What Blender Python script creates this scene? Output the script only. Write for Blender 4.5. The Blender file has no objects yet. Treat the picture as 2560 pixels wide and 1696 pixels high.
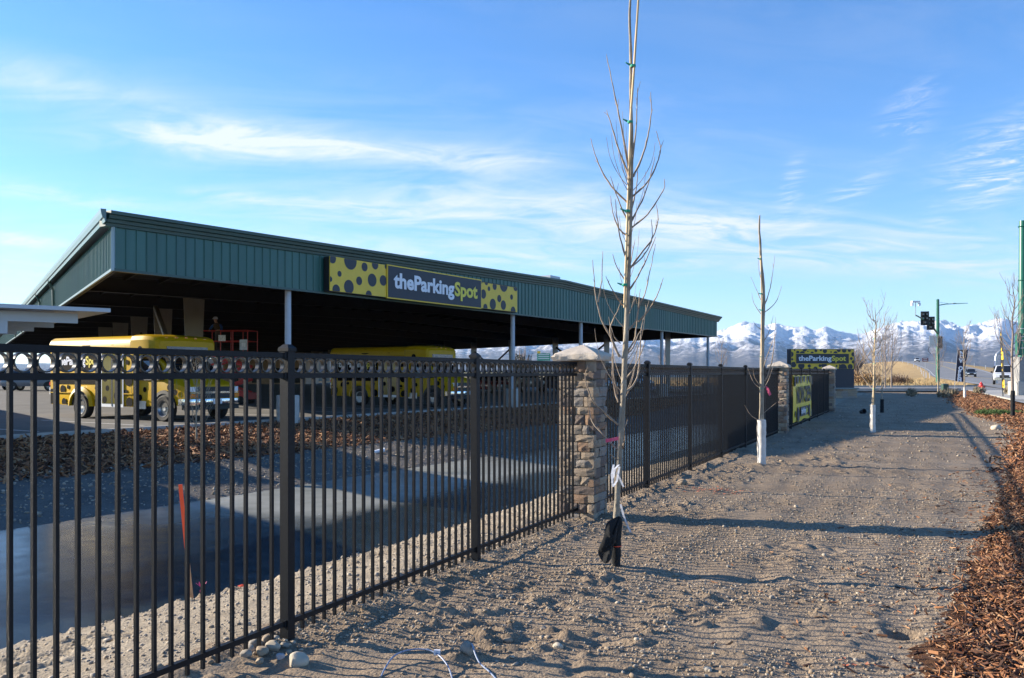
import bpy, math, random
import numpy as np
from mathutils import Vector, Matrix

R = math.radians
sc = bpy.context.scene
COL = sc.collection
rng = np.random.default_rng(7)
random.seed(7)

# ------------------------------------------------------------------ camera
EYE = 1.66
cam_d = bpy.data.cameras.new('camera')
cam = bpy.data.objects.new('camera', cam_d); COL.objects.link(cam)
cam.location = (0, 0, EYE); cam.rotation_euler = (R(90), 0, 0)
cam_d.sensor_width = 36.0
cam_d.lens = 36.0 * 2130 / 2560
cam_d.shift_y = 85 / 2560
cam_d.clip_start = 0.05; cam_d.clip_end = 60000
sc.camera = cam

# ------------------------------------------------------------------ light
SUN_EL = 19.4
SUN_AZ = 16.0                       # the sun stands at the left, a little in front of the camera
sun_dir = Vector((-math.cos(R(SUN_AZ)) * math.cos(R(SUN_EL)), math.sin(R(SUN_AZ)) * math.cos(R(SUN_EL)), math.sin(R(SUN_EL))))
sd = bpy.data.lights.new('sun', 'SUN'); so = bpy.data.objects.new('sun', sd); COL.objects.link(so)
sd.energy = 5.0; sd.angle = R(0.53); sd.color = (1.0, 0.89, 0.72)
so.rotation_euler = (-sun_dir).to_track_quat('-Z', 'Y').to_euler()
so.location = (0, 0, 30)

sc.view_settings.view_transform = 'Standard'
sc.view_settings.look = 'None'
sc.view_settings.exposure = 1.3
sc.view_settings.gamma = 1.0
sc.view_settings.use_curve_mapping = False
sc.render.engine = 'CYCLES'
sc.cycles.use_denoising = True
sc.cycles.max_bounces = 6
sc.cycles.diffuse_bounces = 3
sc.cycles.glossy_bounces = 3
sc.cycles.transparent_max_bounces = 8
sc.cycles.volume_bounces = 0
sc.cycles.caustics_reflective = False
sc.cycles.caustics_refractive = False

# ------------------------------------------------------------------ sky
world = bpy.data.worlds.new('World'); sc.world = world; world.use_nodes = True
wn = world.node_tree; wn.nodes.clear()
def W(t, **kw):
    n = wn.nodes.new(t)
    for k, v in kw.items(): setattr(n, k, v)
    return n
def wlink(a, b): wn.links.new(a, b)
def wmath(op, a, b=None, c=None, clamp=False):
    n = W('ShaderNodeMath', operation=op, use_clamp=clamp)
    for i, x in enumerate((a, b, c)):
        if x is None: continue
        if isinstance(x, (int, float)): n.inputs[i].default_value = x
        else: wlink(x, n.inputs[i])
    return n.outputs[0]
sky = W('ShaderNodeTexSky', sky_type='NISHITA', sun_disc=False, sun_elevation=R(SUN_EL))
sky.sun_rotation = math.atan2(sun_dir.x, sun_dir.y)
sky.altitude = 1300; sky.air_density = 1.0; sky.dust_density = 0.15; sky.ozone_density = 2.0
tc = W('ShaderNodeTexCoord')
sep = W('ShaderNodeSeparateXYZ'); wlink(tc.outputs['Generated'], sep.inputs[0])
sx, sy, sz = sep.outputs
zz = wmath('ADD', wmath('MAXIMUM', sz, 0.0), 0.16)
px = wmath('DIVIDE', sx, zz); py = wmath('DIVIDE', sy, zz)
# cirrus: noise on a high flat layer, drawn out along the wind
def cirrus(scale_x, scale_y, rot, detail, dist, rough=0.6, seed=0.0):
    ca, sa = math.cos(rot), math.sin(rot)
    a = wmath('ADD', wmath('MULTIPLY', px, ca * scale_x), wmath('MULTIPLY', py, sa * scale_x))
    b = wmath('ADD', wmath('MULTIPLY', px, -sa * scale_y), wmath('MULTIPLY', py, ca * scale_y))
    cb = W('ShaderNodeCombineXYZ'); wlink(a, cb.inputs[0]); wlink(b, cb.inputs[1]); cb.inputs[2].default_value = seed
    n = W('ShaderNodeTexNoise'); n.inputs['Scale'].default_value = 1.0
    n.inputs['Detail'].default_value = detail; n.inputs['Roughness'].default_value = rough
    n.inputs['Distortion'].default_value = dist
    wlink(cb.outputs[0], n.inputs['Vector'])
    return n.outputs['Fac']
fine = cirrus(2.0, 4.6, R(10), 12, 1.3, 0.60, 3.1)
wisp = cirrus(4.5, 11.0, R(-38), 12, 1.4, 0.68, 8.4)
broad = cirrus(0.45, 1.5, R(8), 4, 0.3, 0.5, 1.7)
az = wmath('ARCTAN2', sx, sy)
el = wmath('ARCSINE', wmath('MINIMUM', wmath('MAXIMUM', sz, -1.0), 1.0))
def blob(u, v, ru, rv, tilt=0.0):
    """a cloud bank at a compass bearing and elevation (given as bearing offset from north, in source picture units)"""
    a0 = math.atan((u - 1280) / 2130); e0 = math.atan((933 - v) / 2130 * math.cos(a0))
    ra = ru / 2130 * math.cos(a0) ** 2; re = rv / 2130 * math.cos(a0)
    da = wmath('SUBTRACT', az, a0); de = wmath('SUBTRACT', el, e0)
    if tilt: de = wmath('SUBTRACT', de, wmath('MULTIPLY', da, tilt))
    q = wmath('ADD', wmath('POWER', wmath('ABSOLUTE', wmath('DIVIDE', da, ra)), 2.0), wmath('POWER', wmath('ABSOLUTE', wmath('DIVIDE', de, re)), 2.0))
    return wmath('EXPONENT', wmath('MULTIPLY', q, -1.0))
banks = [(560, 345, 270, 44, .62, .02), (860, 372, 300, 22, .40, -.03), (1225, 405, 150, 34, .42, 0), (130, 482, 210, 17, .55, -.05),
         (760, 517, 300, 20, .50, -.05), (1260, 520, 420, 58, .36, -.03), (1960, 590, 520, 40, .34, -.10), (2380, 670, 330, 34, .34, -.12),
         (40, 600, 150, 13, .55, -.04), (1250, 640, 760, 34, .30, -.03), (100, 205, 330, 48, .26, -.06), (1700, 555, 250, 26, .3, 0), (60, 690, 200, 60, .2, 0),
         (2500, 410, 120, 75, .62, .35), (2265, 300, 70, 52, .34, .6), (1975, 475, 26, 44, .40, 1.2), (2110, 490, 90, 22, .34, .5), (2350, 540, 40, 40, .2, 0)]
acc = None; acc2 = None
for i, (u, v, ru, rv, s, t) in enumerate(banks):
    b = wmath('MULTIPLY', blob(u, v, ru * 1.1, rv * 1.15, t), s * (1.1 if i < 13 else 1.0))
    if i >= 13: acc2 = b if acc2 is None else wmath('MAXIMUM', acc2, b)
    else: acc = b if acc is None else wmath('ADD', acc, b)
def ramp(x, a, b):
    n = W('ShaderNodeMapRange', interpolation_type='SMOOTHSTEP', clamp=True)
    wlink(x, n.inputs['Value']); n.inputs['From Min'].default_value = a; n.inputs['From Max'].default_value = b
    return n.outputs[0]
c_fine = ramp(fine, 0.30, 0.74); c_wisp = ramp(wisp, 0.42, 0.72); c_broad = ramp(broad, 0.45, 0.75)
cloud = wmath('ADD', wmath('MULTIPLY', acc, wmath('ADD', wmath('ADD', wmath('MULTIPLY', c_fine, 1.5), wmath('MULTIPLY', c_wisp, .35)), 0.10)), wmath('MULTIPLY', acc2, wmath('MULTIPLY', c_wisp, 2.2)))
cloud = wmath('ADD', cloud, wmath('MULTIPLY', wmath('MULTIPLY', c_broad, c_fine), 0.10))
veil = wmath('MULTIPLY', wmath('EXPONENT', wmath('MULTIPLY', wmath('POWER', wmath('DIVIDE', wmath('SUBTRACT', el, R(7)), R(7)), 2.0), -1.0)), wmath('MULTIPLY', wmath('ADD', c_broad, .35), wmath('ADD', wmath('MULTIPLY', c_fine, .20), .05)))
cloud = wmath('MINIMUM', wmath('ADD', cloud, veil), 0.88)
mixc = W('ShaderNodeMix', data_type='RGBA'); wlink(cloud, mixc.inputs['Factor'])
hsv = W('ShaderNodeHueSaturation'); hsv.inputs['Saturation'].default_value = 1.25; hsv.inputs['Value'].default_value = 1.0
wlink(sky.outputs[0], hsv.inputs['Color'])
tint = W('ShaderNodeMix', data_type='RGBA', blend_type='MULTIPLY'); tint.inputs['Factor'].default_value = 1.0; tint.inputs['B'].default_value = (.98, 1.03, 1.18, 1)
wlink(hsv.outputs[0], tint.inputs['A'])
wlink(tint.outputs['Result'], mixc.inputs['A']); mixc.inputs['B'].default_value = (4.5, 4.65, 4.9, 1)
bg = W('ShaderNodeBackground'); bg.inputs['Strength'].default_value = 0.093
wlink(mixc.outputs['Result'], bg.inputs['Color'])
wo = W('ShaderNodeOutputWorld'); wlink(bg.outputs[0], wo.inputs['Surface'])

# ------------------------------------------------------------------ helpers
class MB:
    """collects faces; build() links them as one mesh object"""
    def __init__(s): s.v = []; s.f = []; s.m = []
    def add(s, pts, faces, mi=0):
        b = len(s.v); s.v.extend([tuple(p) for p in pts])
        for f in faces: s.f.append(tuple(b + i for i in f)); s.m.append(mi)
        return s
    def box(s, x0, x1, y0, y1, z0, z1, mi=0, M=None):
        p = [Vector((x, y, z)) for z in (z0, z1) for y in (y0, y1) for x in (x0, x1)]
        if M is not None: p = [M @ q for q in p]
        return s.add(p, [(0, 2, 3, 1), (4, 5, 7, 6), (0, 1, 5, 4), (2, 6, 7, 3), (0, 4, 6, 2), (1, 3, 7, 5)], mi)
    def beam(s, a, b, w, h, mi=0, up=(0, 0, 1)):
        a = Vector(a); b = Vector(b); d = (b - a).normalized(); upv = Vector(up)
        if abs(d.dot(upv)) > 0.98: upv = Vector((1, 0, 0))
        r = d.cross(upv).normalized(); u = r.cross(d)
        p = []
        for c in (a, b):
            for i, j in ((-1, -1), (1, -1), (1, 1), (-1, 1)): p.append(c + r * (i * w / 2) + u * (j * h / 2))
        return s.add(p, [(3, 2, 1, 0), (4, 5, 6, 7), (0, 1, 5, 4), (1, 2, 6, 5), (2, 3, 7, 6), (3, 0, 4, 7)], mi)
    def tube(s, pts, rad, n=8, mi=0, cap=True):
        pts = [Vector(p) for p in pts]
        if isinstance(rad, (int, float)): rad = [rad] * len(pts)
        b = len(s.v); prev = None
        for i, p in enumerate(pts):
            d = (pts[min(i + 1, len(pts) - 1)] - pts[max(i - 1, 0)]).normalized()
            if prev is None:
                r = d.cross(Vector((0, 0, 1)) if abs(d.z) < .95 else Vector((1, 0, 0))).normalized()
            else:
                r = (prev - d * prev.dot(d)).normalized()
            prev = r; u = d.cross(r)
            for k in range(n):
                a = 2 * math.pi * k / n
                s.v.append(tuple(p + (r * math.cos(a) + u * math.sin(a)) * rad[i]))
        for i in range(len(pts) - 1):
            for k in range(n):
                k2 = (k + 1) % n
                s.f.append((b + i * n + k, b + i * n + k2, b + (i + 1) * n + k2, b + (i + 1) * n + k)); s.m.append(mi)
        if cap:
            s.f.append(tuple(b + k for k in reversed(range(n)))); s.m.append(mi)
            s.f.append(tuple(b + (len(pts) - 1) * n + k for k in range(n))); s.m.append(mi)
        return s
    def lathe(s, prof, n=16, mi=0, M=None, close=False):
        """prof: (radius, z) pairs turned about z"""
        b = len(s.v)
        for r, z in prof:
            for k in range(n):
                a = 2 * math.pi * k / n
                q = Vector((r * math.cos(a), r * math.sin(a), z))
                s.v.append(tuple(M @ q if M is not None else q))
        m = len(prof)
        for i in range(m if close else m - 1):
            j = (i + 1) % m
            for k in range(n):
                k2 = (k + 1) % n
                s.f.append((b + i * n + k, b + i * n + k2, b + j * n + k2, b + j * n + k)); s.m.append(mi)
        return s
    def loft(s, secs, mi=0, closed=True, cap=True):
        """sections of equal point count"""
        b = len(s.v); n = len(secs[0])
        for q in secs: s.v.extend([tuple(p) for p in q])
        for i in range(len(secs) - 1):
            for k in range(n if closed else n - 1):
                k2 = (k + 1) % n
                s.f.append((b + i * n + k, b + i * n + k2, b + (i + 1) * n + k2, b + (i + 1) * n + k)); s.m.append(mi)
        if cap:
            s.f.append(tuple(b + k for k in reversed(range(n)))); s.m.append(mi)
            s.f.append(tuple(b + (len(secs) - 1) * n + k for k in range(n))); s.m.append(mi)
        return s
    def disc(s, c, ex, ey, r, n=20, mi=0, clip=None, ry=None):
        """flat disc, optionally clipped to a rectangle (x0,x1,y0,y1) in ex/ey units about the frame origin"""
        cx, cy, o = c
        poly = [(cx + r * math.cos(2 * math.pi * k / n), cy + (ry or r) * math.sin(2 * math.pi * k / n)) for k in range(n)]
        if clip:
            x0, x1, y0, y1 = clip
            for ax, lim, sg in ((0, x0, 1), (0, x1, -1), (1, y0, 1), (1, y1, -1)):
                out = []
                for i in range(len(poly)):
                    p, q = poly[i], poly[(i + 1) % len(poly)]
                    ip = sg * (p[ax] - lim) >= 0; iq = sg * (q[ax] - lim) >= 0
                    if ip: out.append(p)
                    if ip != iq:
                        t = (lim - p[ax]) / (q[ax] - p[ax]); out.append((p[0] + t * (q[0] - p[0]), p[1] + t * (q[1] - p[1])))
                poly = out
                if len(poly) < 3: return s
        ex = Vector(ex); ey = Vector(ey); o = Vector(o)
        pts = [o + ex * p[0] + ey * p[1] for p in poly]
        return s.add(pts, [tuple(range(len(pts)))], mi)
    def spot(s, parent, m, name='spot'):
        if s.f: s.build(name, m, parent)
    def mesh(s, name, mats, smooth=None):
        me = bpy.data.meshes.new(name); me.from_pydata(s.v, [], s.f)
        for m in (mats if isinstance(mats, (list, tuple)) else [mats]): me.materials.append(m)
        me.polygons.foreach_set('material_index', s.m)
        if smooth is not None:
            me.shade_smooth()
            if smooth < 180: me.set_sharp_from_angle(angle=R(smooth))
        me.update()
        return me
    def build(s, name, mats, parent=None, smooth=None, loc=None, rot=None):
        return link(name, s.mesh(name, mats, smooth), parent, loc, rot)
def link(name, me, parent=None, loc=None, rot=None):
    o = bpy.data.objects.new(name, me); COL.objects.link(o)
    if parent is not None: o.parent = parent
    if loc is not None: o.location = loc
    if rot is not None: o.rotation_euler = rot
    return o
def thing(name, label, cat, loc=(0, 0, 0), rz=0.0, group=None):
    o = bpy.data.objects.new(name, None); COL.objects.link(o); o.empty_display_size = .2
    o.location = loc; o.rotation_euler = (0, 0, rz)
    return tag(o, label, cat, group)
def tag(o, label=None, cat=None, group=None, kind=None):
    if label: o['label'] = label
    if cat: o['category'] = cat
    if group: o['group'] = group
    if kind: o['kind'] = kind
    return o
def copy_tree(o, parent=None):
    c = o.copy(); COL.objects.link(c)
    if parent is not None: c.parent = parent
    for ch in [x for x in COL.objects if x.parent == o]: copy_tree(ch, c)
    return c
def np_mesh(name, verts, faces_flat, nper, mats, mat_idx=None, smooth=False):
    """fast mesh from numpy: verts (N,3), faces (M,nper)"""
    me = bpy.data.meshes.new(name)
    N, Mf = len(verts), len(faces_flat)
    me.vertices.add(N); me.vertices.foreach_set('co', np.asarray(verts, np.float32).ravel())
    me.loops.add(Mf * nper); me.loops.foreach_set('vertex_index', np.asarray(faces_flat, np.int32).ravel())
    me.polygons.add(Mf)
    me.polygons.foreach_set('loop_start', np.arange(0, Mf * nper, nper, dtype=np.int32))
    for m in mats: me.materials.append(m)
    if mat_idx is not None: me.polygons.foreach_set('material_index', np.asarray(mat_idx, np.int32))
    me.polygons.foreach_set('use_smooth', np.full(Mf, bool(smooth)))
    me.update(calc_edges=True); me.validate()
    return me

# value noise, vectorised
def _hash(ix, iy, seed):
    n = (ix.astype(np.int64) * 374761393 + iy.astype(np.int64) * 668265263 + seed * 1442695041) & 0xFFFFFFFF
    n = ((n ^ (n >> 13)) * 1274126177) & 0xFFFFFFFF
    n = n ^ (n >> 16)
    return (n & 0xFFFF) / 65535.0
def vnoise(x, y, seed=0):
    ix = np.floor(x); iy = np.floor(y); fx = x - ix; fy = y - iy
    fx = fx * fx * fx * (fx * (fx * 6 - 15) + 10); fy = fy * fy * fy * (fy * (fy * 6 - 15) + 10)
    a = _hash(ix, iy, seed); b = _hash(ix + 1, iy, seed); c = _hash(ix, iy + 1, seed); d = _hash(ix + 1, iy + 1, seed)
    return (a * (1 - fx) + b * fx) * (1 - fy) + (c * (1 - fx) + d * fx) * fy
def fbm(x, y, oct=4, seed=0, gain=.5):
    s = 0; a = 1; t = 0
    for i in range(oct):
        s = s + a * vnoise(x * 2 ** i + 17.3 * i, y * 2 ** i - 9.1 * i, seed + i); t += a; a *= gain
    return s / t
def sstep(x): x = np.clip(x, 0, 1); return x * x * (3 - 2 * x)

# ------------------------------------------------------------------ materials
def mat(name, col, rough=.6, metal=0., var=0., vscale=5., bump=0., bscale=40., col2=None, spec=None, coat=0., detail=6, stretch=None, emit=None, bdist=0.01):
    m = bpy.data.materials.new(name); m.use_nodes = True; nt = m.node_tree
    p = nt.nodes['Principled BSDF']
    c = (*col, 1) if len(col) == 3 else col
    p.inputs['Base Color'].default_value = c
    p.inputs['Roughness'].default_value = rough; p.inputs['Metallic'].default_value = metal
    if spec is not None: p.inputs['Specular IOR Level'].default_value = spec
    if coat: p.inputs['Coat Weight'].default_value = coat; p.inputs['Coat Roughness'].default_value = .08
    tcn = None
    def coords():
        nonlocal tcn
        if tcn is None:
            t = nt.nodes.new('ShaderNodeTexCoord'); tcn = t.outputs['Object']
            if stretch:
                mp = nt.nodes.new('ShaderNodeMapping'); mp.inputs['Scale'].default_value = stretch
                nt.links.new(tcn, mp.inputs['Vector']); tcn = mp.outputs[0]
        return tcn
    if var or col2:
        n = nt.nodes.new('ShaderNodeTexNoise'); n.inputs['Scale'].default_value = vscale; n.inputs['Detail'].default_value = detail
        n.inputs['Roughness'].default_value = .62
        nt.links.new(coords(), n.inputs['Vector'])
        r = nt.nodes.new('ShaderNodeValToRGB'); r.color_ramp.elements[0].position = .32; r.color_ramp.elements[1].position = .68
        if col2: r.color_ramp.elements[0].color = c; r.color_ramp.elements[1].color = (*col2, 1)
        else:
            r.color_ramp.elements[0].color = (*[x * (1 - var) for x in c[:3]], 1); r.color_ramp.elements[1].color = (*[min(1, x * (1 + var)) for x in c[:3]], 1)
        nt.links.new(n.outputs['Fac'], r.inputs['Fac']); nt.links.new(r.outputs['Color'], p.inputs['Base Color'])
    if bump:
        n = nt.nodes.new('ShaderNodeTexNoise'); n.inputs['Scale'].default_value = bscale; n.inputs['Detail'].default_value = 8
        nt.links.new(coords(), n.inputs['Vector'])
        b = nt.nodes.new('ShaderNodeBump'); b.inputs['Strength'].default_value = bump; b.inputs['Distance'].default_value = bdist
        nt.links.new(n.outputs['Fac'], b.inputs['Height']); nt.links.new(b.outputs[0], p.inputs['Normal'])
    if emit: p.inputs['Emission Color'].default_value = (*emit[:3], 1); p.inputs['Emission Strength'].default_value = emit[3]
    return m

M_iron = mat('black_powder_coat', (.0085, .0095, .012), .5, var=.25, vscale=30, bump=.15, bscale=180, spec=.22)
M_ring = mat('ring_coat', (.014, .014, .015), .30, spec=.6)
M_yellow = mat('bus_yellow', (.54, .33, .004), .42, spec=.25, var=.06, vscale=3)
M_dot = mat('spot_black', (.005, .005, .006), .7, spec=.05)
M_glass = mat('dark_glass', (.012, .014, .018), .06, spec=.8)
M_tyre = mat('tyre_rubber', (.018, .018, .019), .8, bump=.3, bscale=60)
M_rim = mat('wheel_steel', (.35, .36, .38), .35, metal=.8)
M_whitewheel = mat('white_wheel', (.78, .78, .76), .4)
M_chrome = mat('chrome', (.75, .77, .8), .12, metal=1.0)
M_white = mat('white_paint', (.74, .76, .80), .4, var=.05, vscale=4)
M_blacktrim = mat('black_plastic', (.02, .021, .023), .5, var=.2, vscale=20)
M_amber = mat('amber_lens', (.75, .22, .02), .2)
M_redlens = mat('red_lens', (.6, .02, .015), .2)
M_lens = mat('clear_lens', (.75, .78, .82), .1, spec=.8)
M_plate = mat('plate', (.7, .72, .75), .5, var=.25, vscale=18)
M_green = mat('green_siding', (.031, .118, .100), .42, var=.10, vscale=1.2, bump=.04, bscale=8, stretch=(1, 1, .3))
M_greentrim = mat('green_trim', (.024, .072, .066), .38, var=.12, vscale=2)
M_roofmetal = mat('roof_sheet', (.30, .33, .34), .4, metal=.5, var=.1, vscale=2)
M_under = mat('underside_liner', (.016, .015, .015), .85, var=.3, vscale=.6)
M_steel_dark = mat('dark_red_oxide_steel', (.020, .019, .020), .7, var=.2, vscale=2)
M_cream = mat('cream_frame_paint', (.24, .22, .18), .55, var=.1, vscale=1.5)
M_col = mat('column_grey_paint', (.44, .48, .54), .45, var=.08, vscale=3)
M_conc = mat('concrete', (.40, .38, .345), .85, var=.14, vscale=6, bump=.25, bscale=50)
M_concgrey = mat('concrete_grey', (.27, .265, .26), .85, var=.12, vscale=2, bump=.2, bscale=40)
M_asph = mat('asphalt', (.10, .10, .105), .9, var=.22, vscale=1.2, bump=.5, bscale=160)
M_lot = mat('lot_asphalt', (.115, .11, .105), .92, var=.22, vscale=.5, bump=.4, bscale=50, detail=10)
M_asph2 = mat('old_asphalt', (.19, .19, .195), .9, var=.15, vscale=.4, bump=.3, bscale=60)
M_paint = mat('road_paint', (.62, .62, .6), .7, var=.2, vscale=8)
M_canopywhite = mat('canopy_white_steel', (.46, .49, .53), .35, var=.06, vscale=2)
M_cap = mat('cast_stone_cap', (.52, .44, .35), .9, var=.16, vscale=9, bump=.6, bscale=60)
M_mortar = mat('mortar', (.27, .23, .18), .95, var=.2, vscale=20, bump=.5, bscale=120)
STONES = [mat('ledge_stone_tan', (.36, .28, .20), .9, col2=(.44, .35, .26), vscale=14, bump=.9, bscale=50, bdist=.012),
          mat('ledge_stone_buff', (.40, .31, .225), .9, col2=(.30, .235, .175), vscale=12, bump=.9, bscale=45, bdist=.012),
          mat('ledge_stone_rust', (.36, .21, .12), .9, col2=(.28, .20, .15), vscale=10, bump=.9, bscale=55, bdist=.012),
          mat('ledge_stone_grey', (.27, .24, .21), .9, col2=(.36, .31, .265), vscale=11, bump=.9, bscale=60, bdist=.012),
          mat('ledge_stone_dark', (.15, .12, .105), .9, col2=(.24, .18, .145), vscale=13, bump=.9, bscale=50, bdist=.012)]
M_bark = mat('young_bark', (.20, .165, .12), .8, col2=(.42, .36, .27), vscale=18, bump=.8, bscale=60, stretch=(1, 1, .45))
M_twig = mat('twig_bark', (.25, .19, .14), .8, col2=(.38, .30, .22), vscale=30)
M_greytwig = mat('grey_twig', (.20, .15, .12), .85, col2=(.30, .25, .21), vscale=20)
M_bamboo = mat('bamboo_stake', (.62, .42, .20), .55, col2=(.72, .54, .30), vscale=14, stretch=(1, 1, .2))
M_tape = mat('green_tie_tape', (.02, .36, .22), .4)
M_blackfab = mat('black_wrap_fabric', (.012, .013, .015), .95, var=.3, vscale=60, bump=.6, bscale=250)
M_whitewrap = mat('white_trunk_wrap', (.72, .70, .66), .8, col2=(.58, .54, .49), vscale=9, bump=.5, bscale=60)
M_pink = mat('pink_ribbon', (.75, .09, .18), .5)
M_magenta = mat('magenta_whisker', (.78, .05, .26), .5)
M_orange = mat('fluorescent_orange', (.92, .10, .03), .5)
M_lath = mat('lath_wood', (.52, .32, .17), .75, var=.2, vscale=20)
M_ribbonwhite = mat('white_ribbon', (.72, .73, .78), .5, var=.2, vscale=40)
M_signyellow = mat('sign_yellow', (.80, .53, .04), .45, var=.04, vscale=3)
M_signdark = mat('sign_charcoal', (.034, .038, .052), .55, var=.08, vscale=4)
M_signwhite = mat('sign_lettering_white', (.80, .81, .86), .45)
M_signletter_y = mat('sign_lettering_yellow', (.80, .66, .07), .45)
M_redsteel = mat('lift_red_paint', (.50, .035, .03), .45, var=.12, vscale=6)
M_greensteel = mat('green_pole_paint', (.018, .13, .085), .35, var=.08, vscale=2)
M_galv = mat('galvanised', (.42, .43, .45), .4, metal=.6, var=.15, vscale=6)
M_hydrant = mat('hydrant_red', (.62, .04, .035), .4, var=.1, vscale=10)
M_greenbox = mat('utility_green', (.03, .07, .05), .5, var=.15, vscale=6)
# ------------------------------------------------------------------ terrain lines
def fence_x(Y): return -3.96 + .4836 * Y
def curb_x(Y): return -8.3 + .64 * (Y - 26.5)
def mulch_x(Y): return np.interp(Y, [-10, 4.63, 11.4, 25.6, 27.3, 33.3, 38.5, 44.4, 52, 62, 80], [-6.97, 2.25, 6.54, 15.2, 16.0, 18.2, 20.5, 23.1, 26.8, 31.8, 41])
def near_ice(Y): return np.interp(Y, [-10, 5, 7.2, 9.7, 13.6, 17, 30, 60], [-12.6, -5.5, -4.4, -2.7, -.57, .92, 7.1, 21.6])
def far_ice(Y): return np.interp(Y, [-10, 5, 12.7, 15.4, 20, 30, 40, 60], [-21.5, -12.3, -7.65, -5.96, -3.19, 2.9, 9.0, 21.2])
ICE_Z = -0.70
LOT_Z = 0.12
def ground_z(X, Y, detail=True):
    X = np.asarray(X, float); Y = np.asarray(Y, float)
    fx, cx = fence_x(Y), curb_x(Y); ni, fi = near_ice(Y), far_ice(Y)
    base = .2 * sstep((Y - 30) / 25)
    depth = 1 - sstep((Y - 38) / 9)
    top_f = fx - .45
    # far bank, bottom, near bank
    tf = np.clip((X - cx) / np.maximum(fi - cx, .5), 0, 1)
    zfar = np.where(tf < .6, .07 - .32 * tf / .6, -.25 - .45 * (tf - .6) / .4)
    tn = np.clip((top_f - X) / np.maximum(top_f - ni, .5), 0, 1)
    znear = -.70 * np.power(tn, 1.15)
    mid = .5 * (ni + fi); half = np.maximum(.5 * (ni - fi), .3)
    zbot = -.70 - .3 * np.clip((half - np.abs(X - mid)) / .8, 0, 1)
    z = np.where(X < cx, .05, np.where(X < fi, zfar, np.where(X < ni, zbot, np.where(X < top_f, znear, 0.0))))
    z = np.where((X >= cx) & (X < top_f), z * depth + (1 - depth) * base * .8, z)
    right = X >= top_f
    z = np.where(right, base, z)
    mx = mulch_x(Y)
    berm = .13 * sstep((X - mx + .3) / 1.6) + .10 * sstep((Y - 22) / 26) * sstep((X - mx) / 4)
    z = np.where(right & (Y < 75), z + berm * (1 - sstep((Y - 60) / 15)), z)
    # everything far off is level
    far = sstep((np.hypot(X, Y) - 95) / 60)
    z = z * (1 - far) + .15 * far
    if detail:
        near = 1 - sstep((np.hypot(X, Y) - 45) / 40)
        dirt = (X > ni) & (X < mx + .4)
        sF = (X - fx) * .9
        amp = np.where(dirt, 1.0, .55) * near
        amp = amp * np.where((X > fi) & (X < ni), .2, 1.0)
        amp = np.where(X < cx, 0.0, amp)
        rid = np.exp(-(np.abs(sF) / .55) ** 2)
        n1 = fbm(X / .9, Y / .9, 3, 3) - .5
        n2 = fbm(X / .24, Y / .24, 3, 11) - .5
        n3 = fbm(X / .085, Y / .085, 2, 23) - .5
        clod = np.clip(fbm(X / .085, Y / .085, 2, 31) - .60, 0, 1)
        patch = sstep((fbm(X / 1.5, Y / 1.5, 2, 41) - .38) / .25)
        z = z + amp * (.022 * n1 + .018 * n2 * (.5 + .9 * patch) + .013 * n3 + .115 * clod * (.12 + patch * (1.35 - .8 * sstep((sF - 1.6) / 1.4))))
        z = z + amp * rid * (.05 * (fbm(X / .35, Y / .35, 3, 51) - .3) + .10 * np.clip(fbm(X / .14, Y / .14, 2, 53) - .52, 0, 1))
        # raked furrow lines and wheel ruts running along the strip
        z = z + amp * dirt * .007 * np.sin((X * .9 - Y * .435) * 2 * math.pi / .55 + 3 * n1)
        # heaped soil round the first planted tree, a boot hole by the chips
        z = z + .05 * np.exp(-(((X - .87) / .35) ** 2 + ((Y - 7.12) / .3) ** 2))
        for hx_, hy_ in BOOTS: z = z - .02 * np.exp(-(((X - hx_) / .055) ** 2 + ((Y - hy_) / .12) ** 2) ** 2)
        z = z - .11 * np.exp(-(((X - 2.50) / .10) ** 2 + ((Y - 5.42) / .09) ** 2) ** 2)
    return z
BOOTS = [(1.2 + .33 * k + (.13 if k % 2 else -.13), 4.3 + .62 * k) for k in range(14)] + [(-.2 + .42 * k + (.12 if k % 2 else -.12), 4.2 + .55 * k) for k in range(9)]
def gz(x, y): return float(ground_z(np.array([x]), np.array([y]))[0])
def gz0(x, y): return float(ground_z(np.array([x]), np.array([y]), False)[0])

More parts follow.
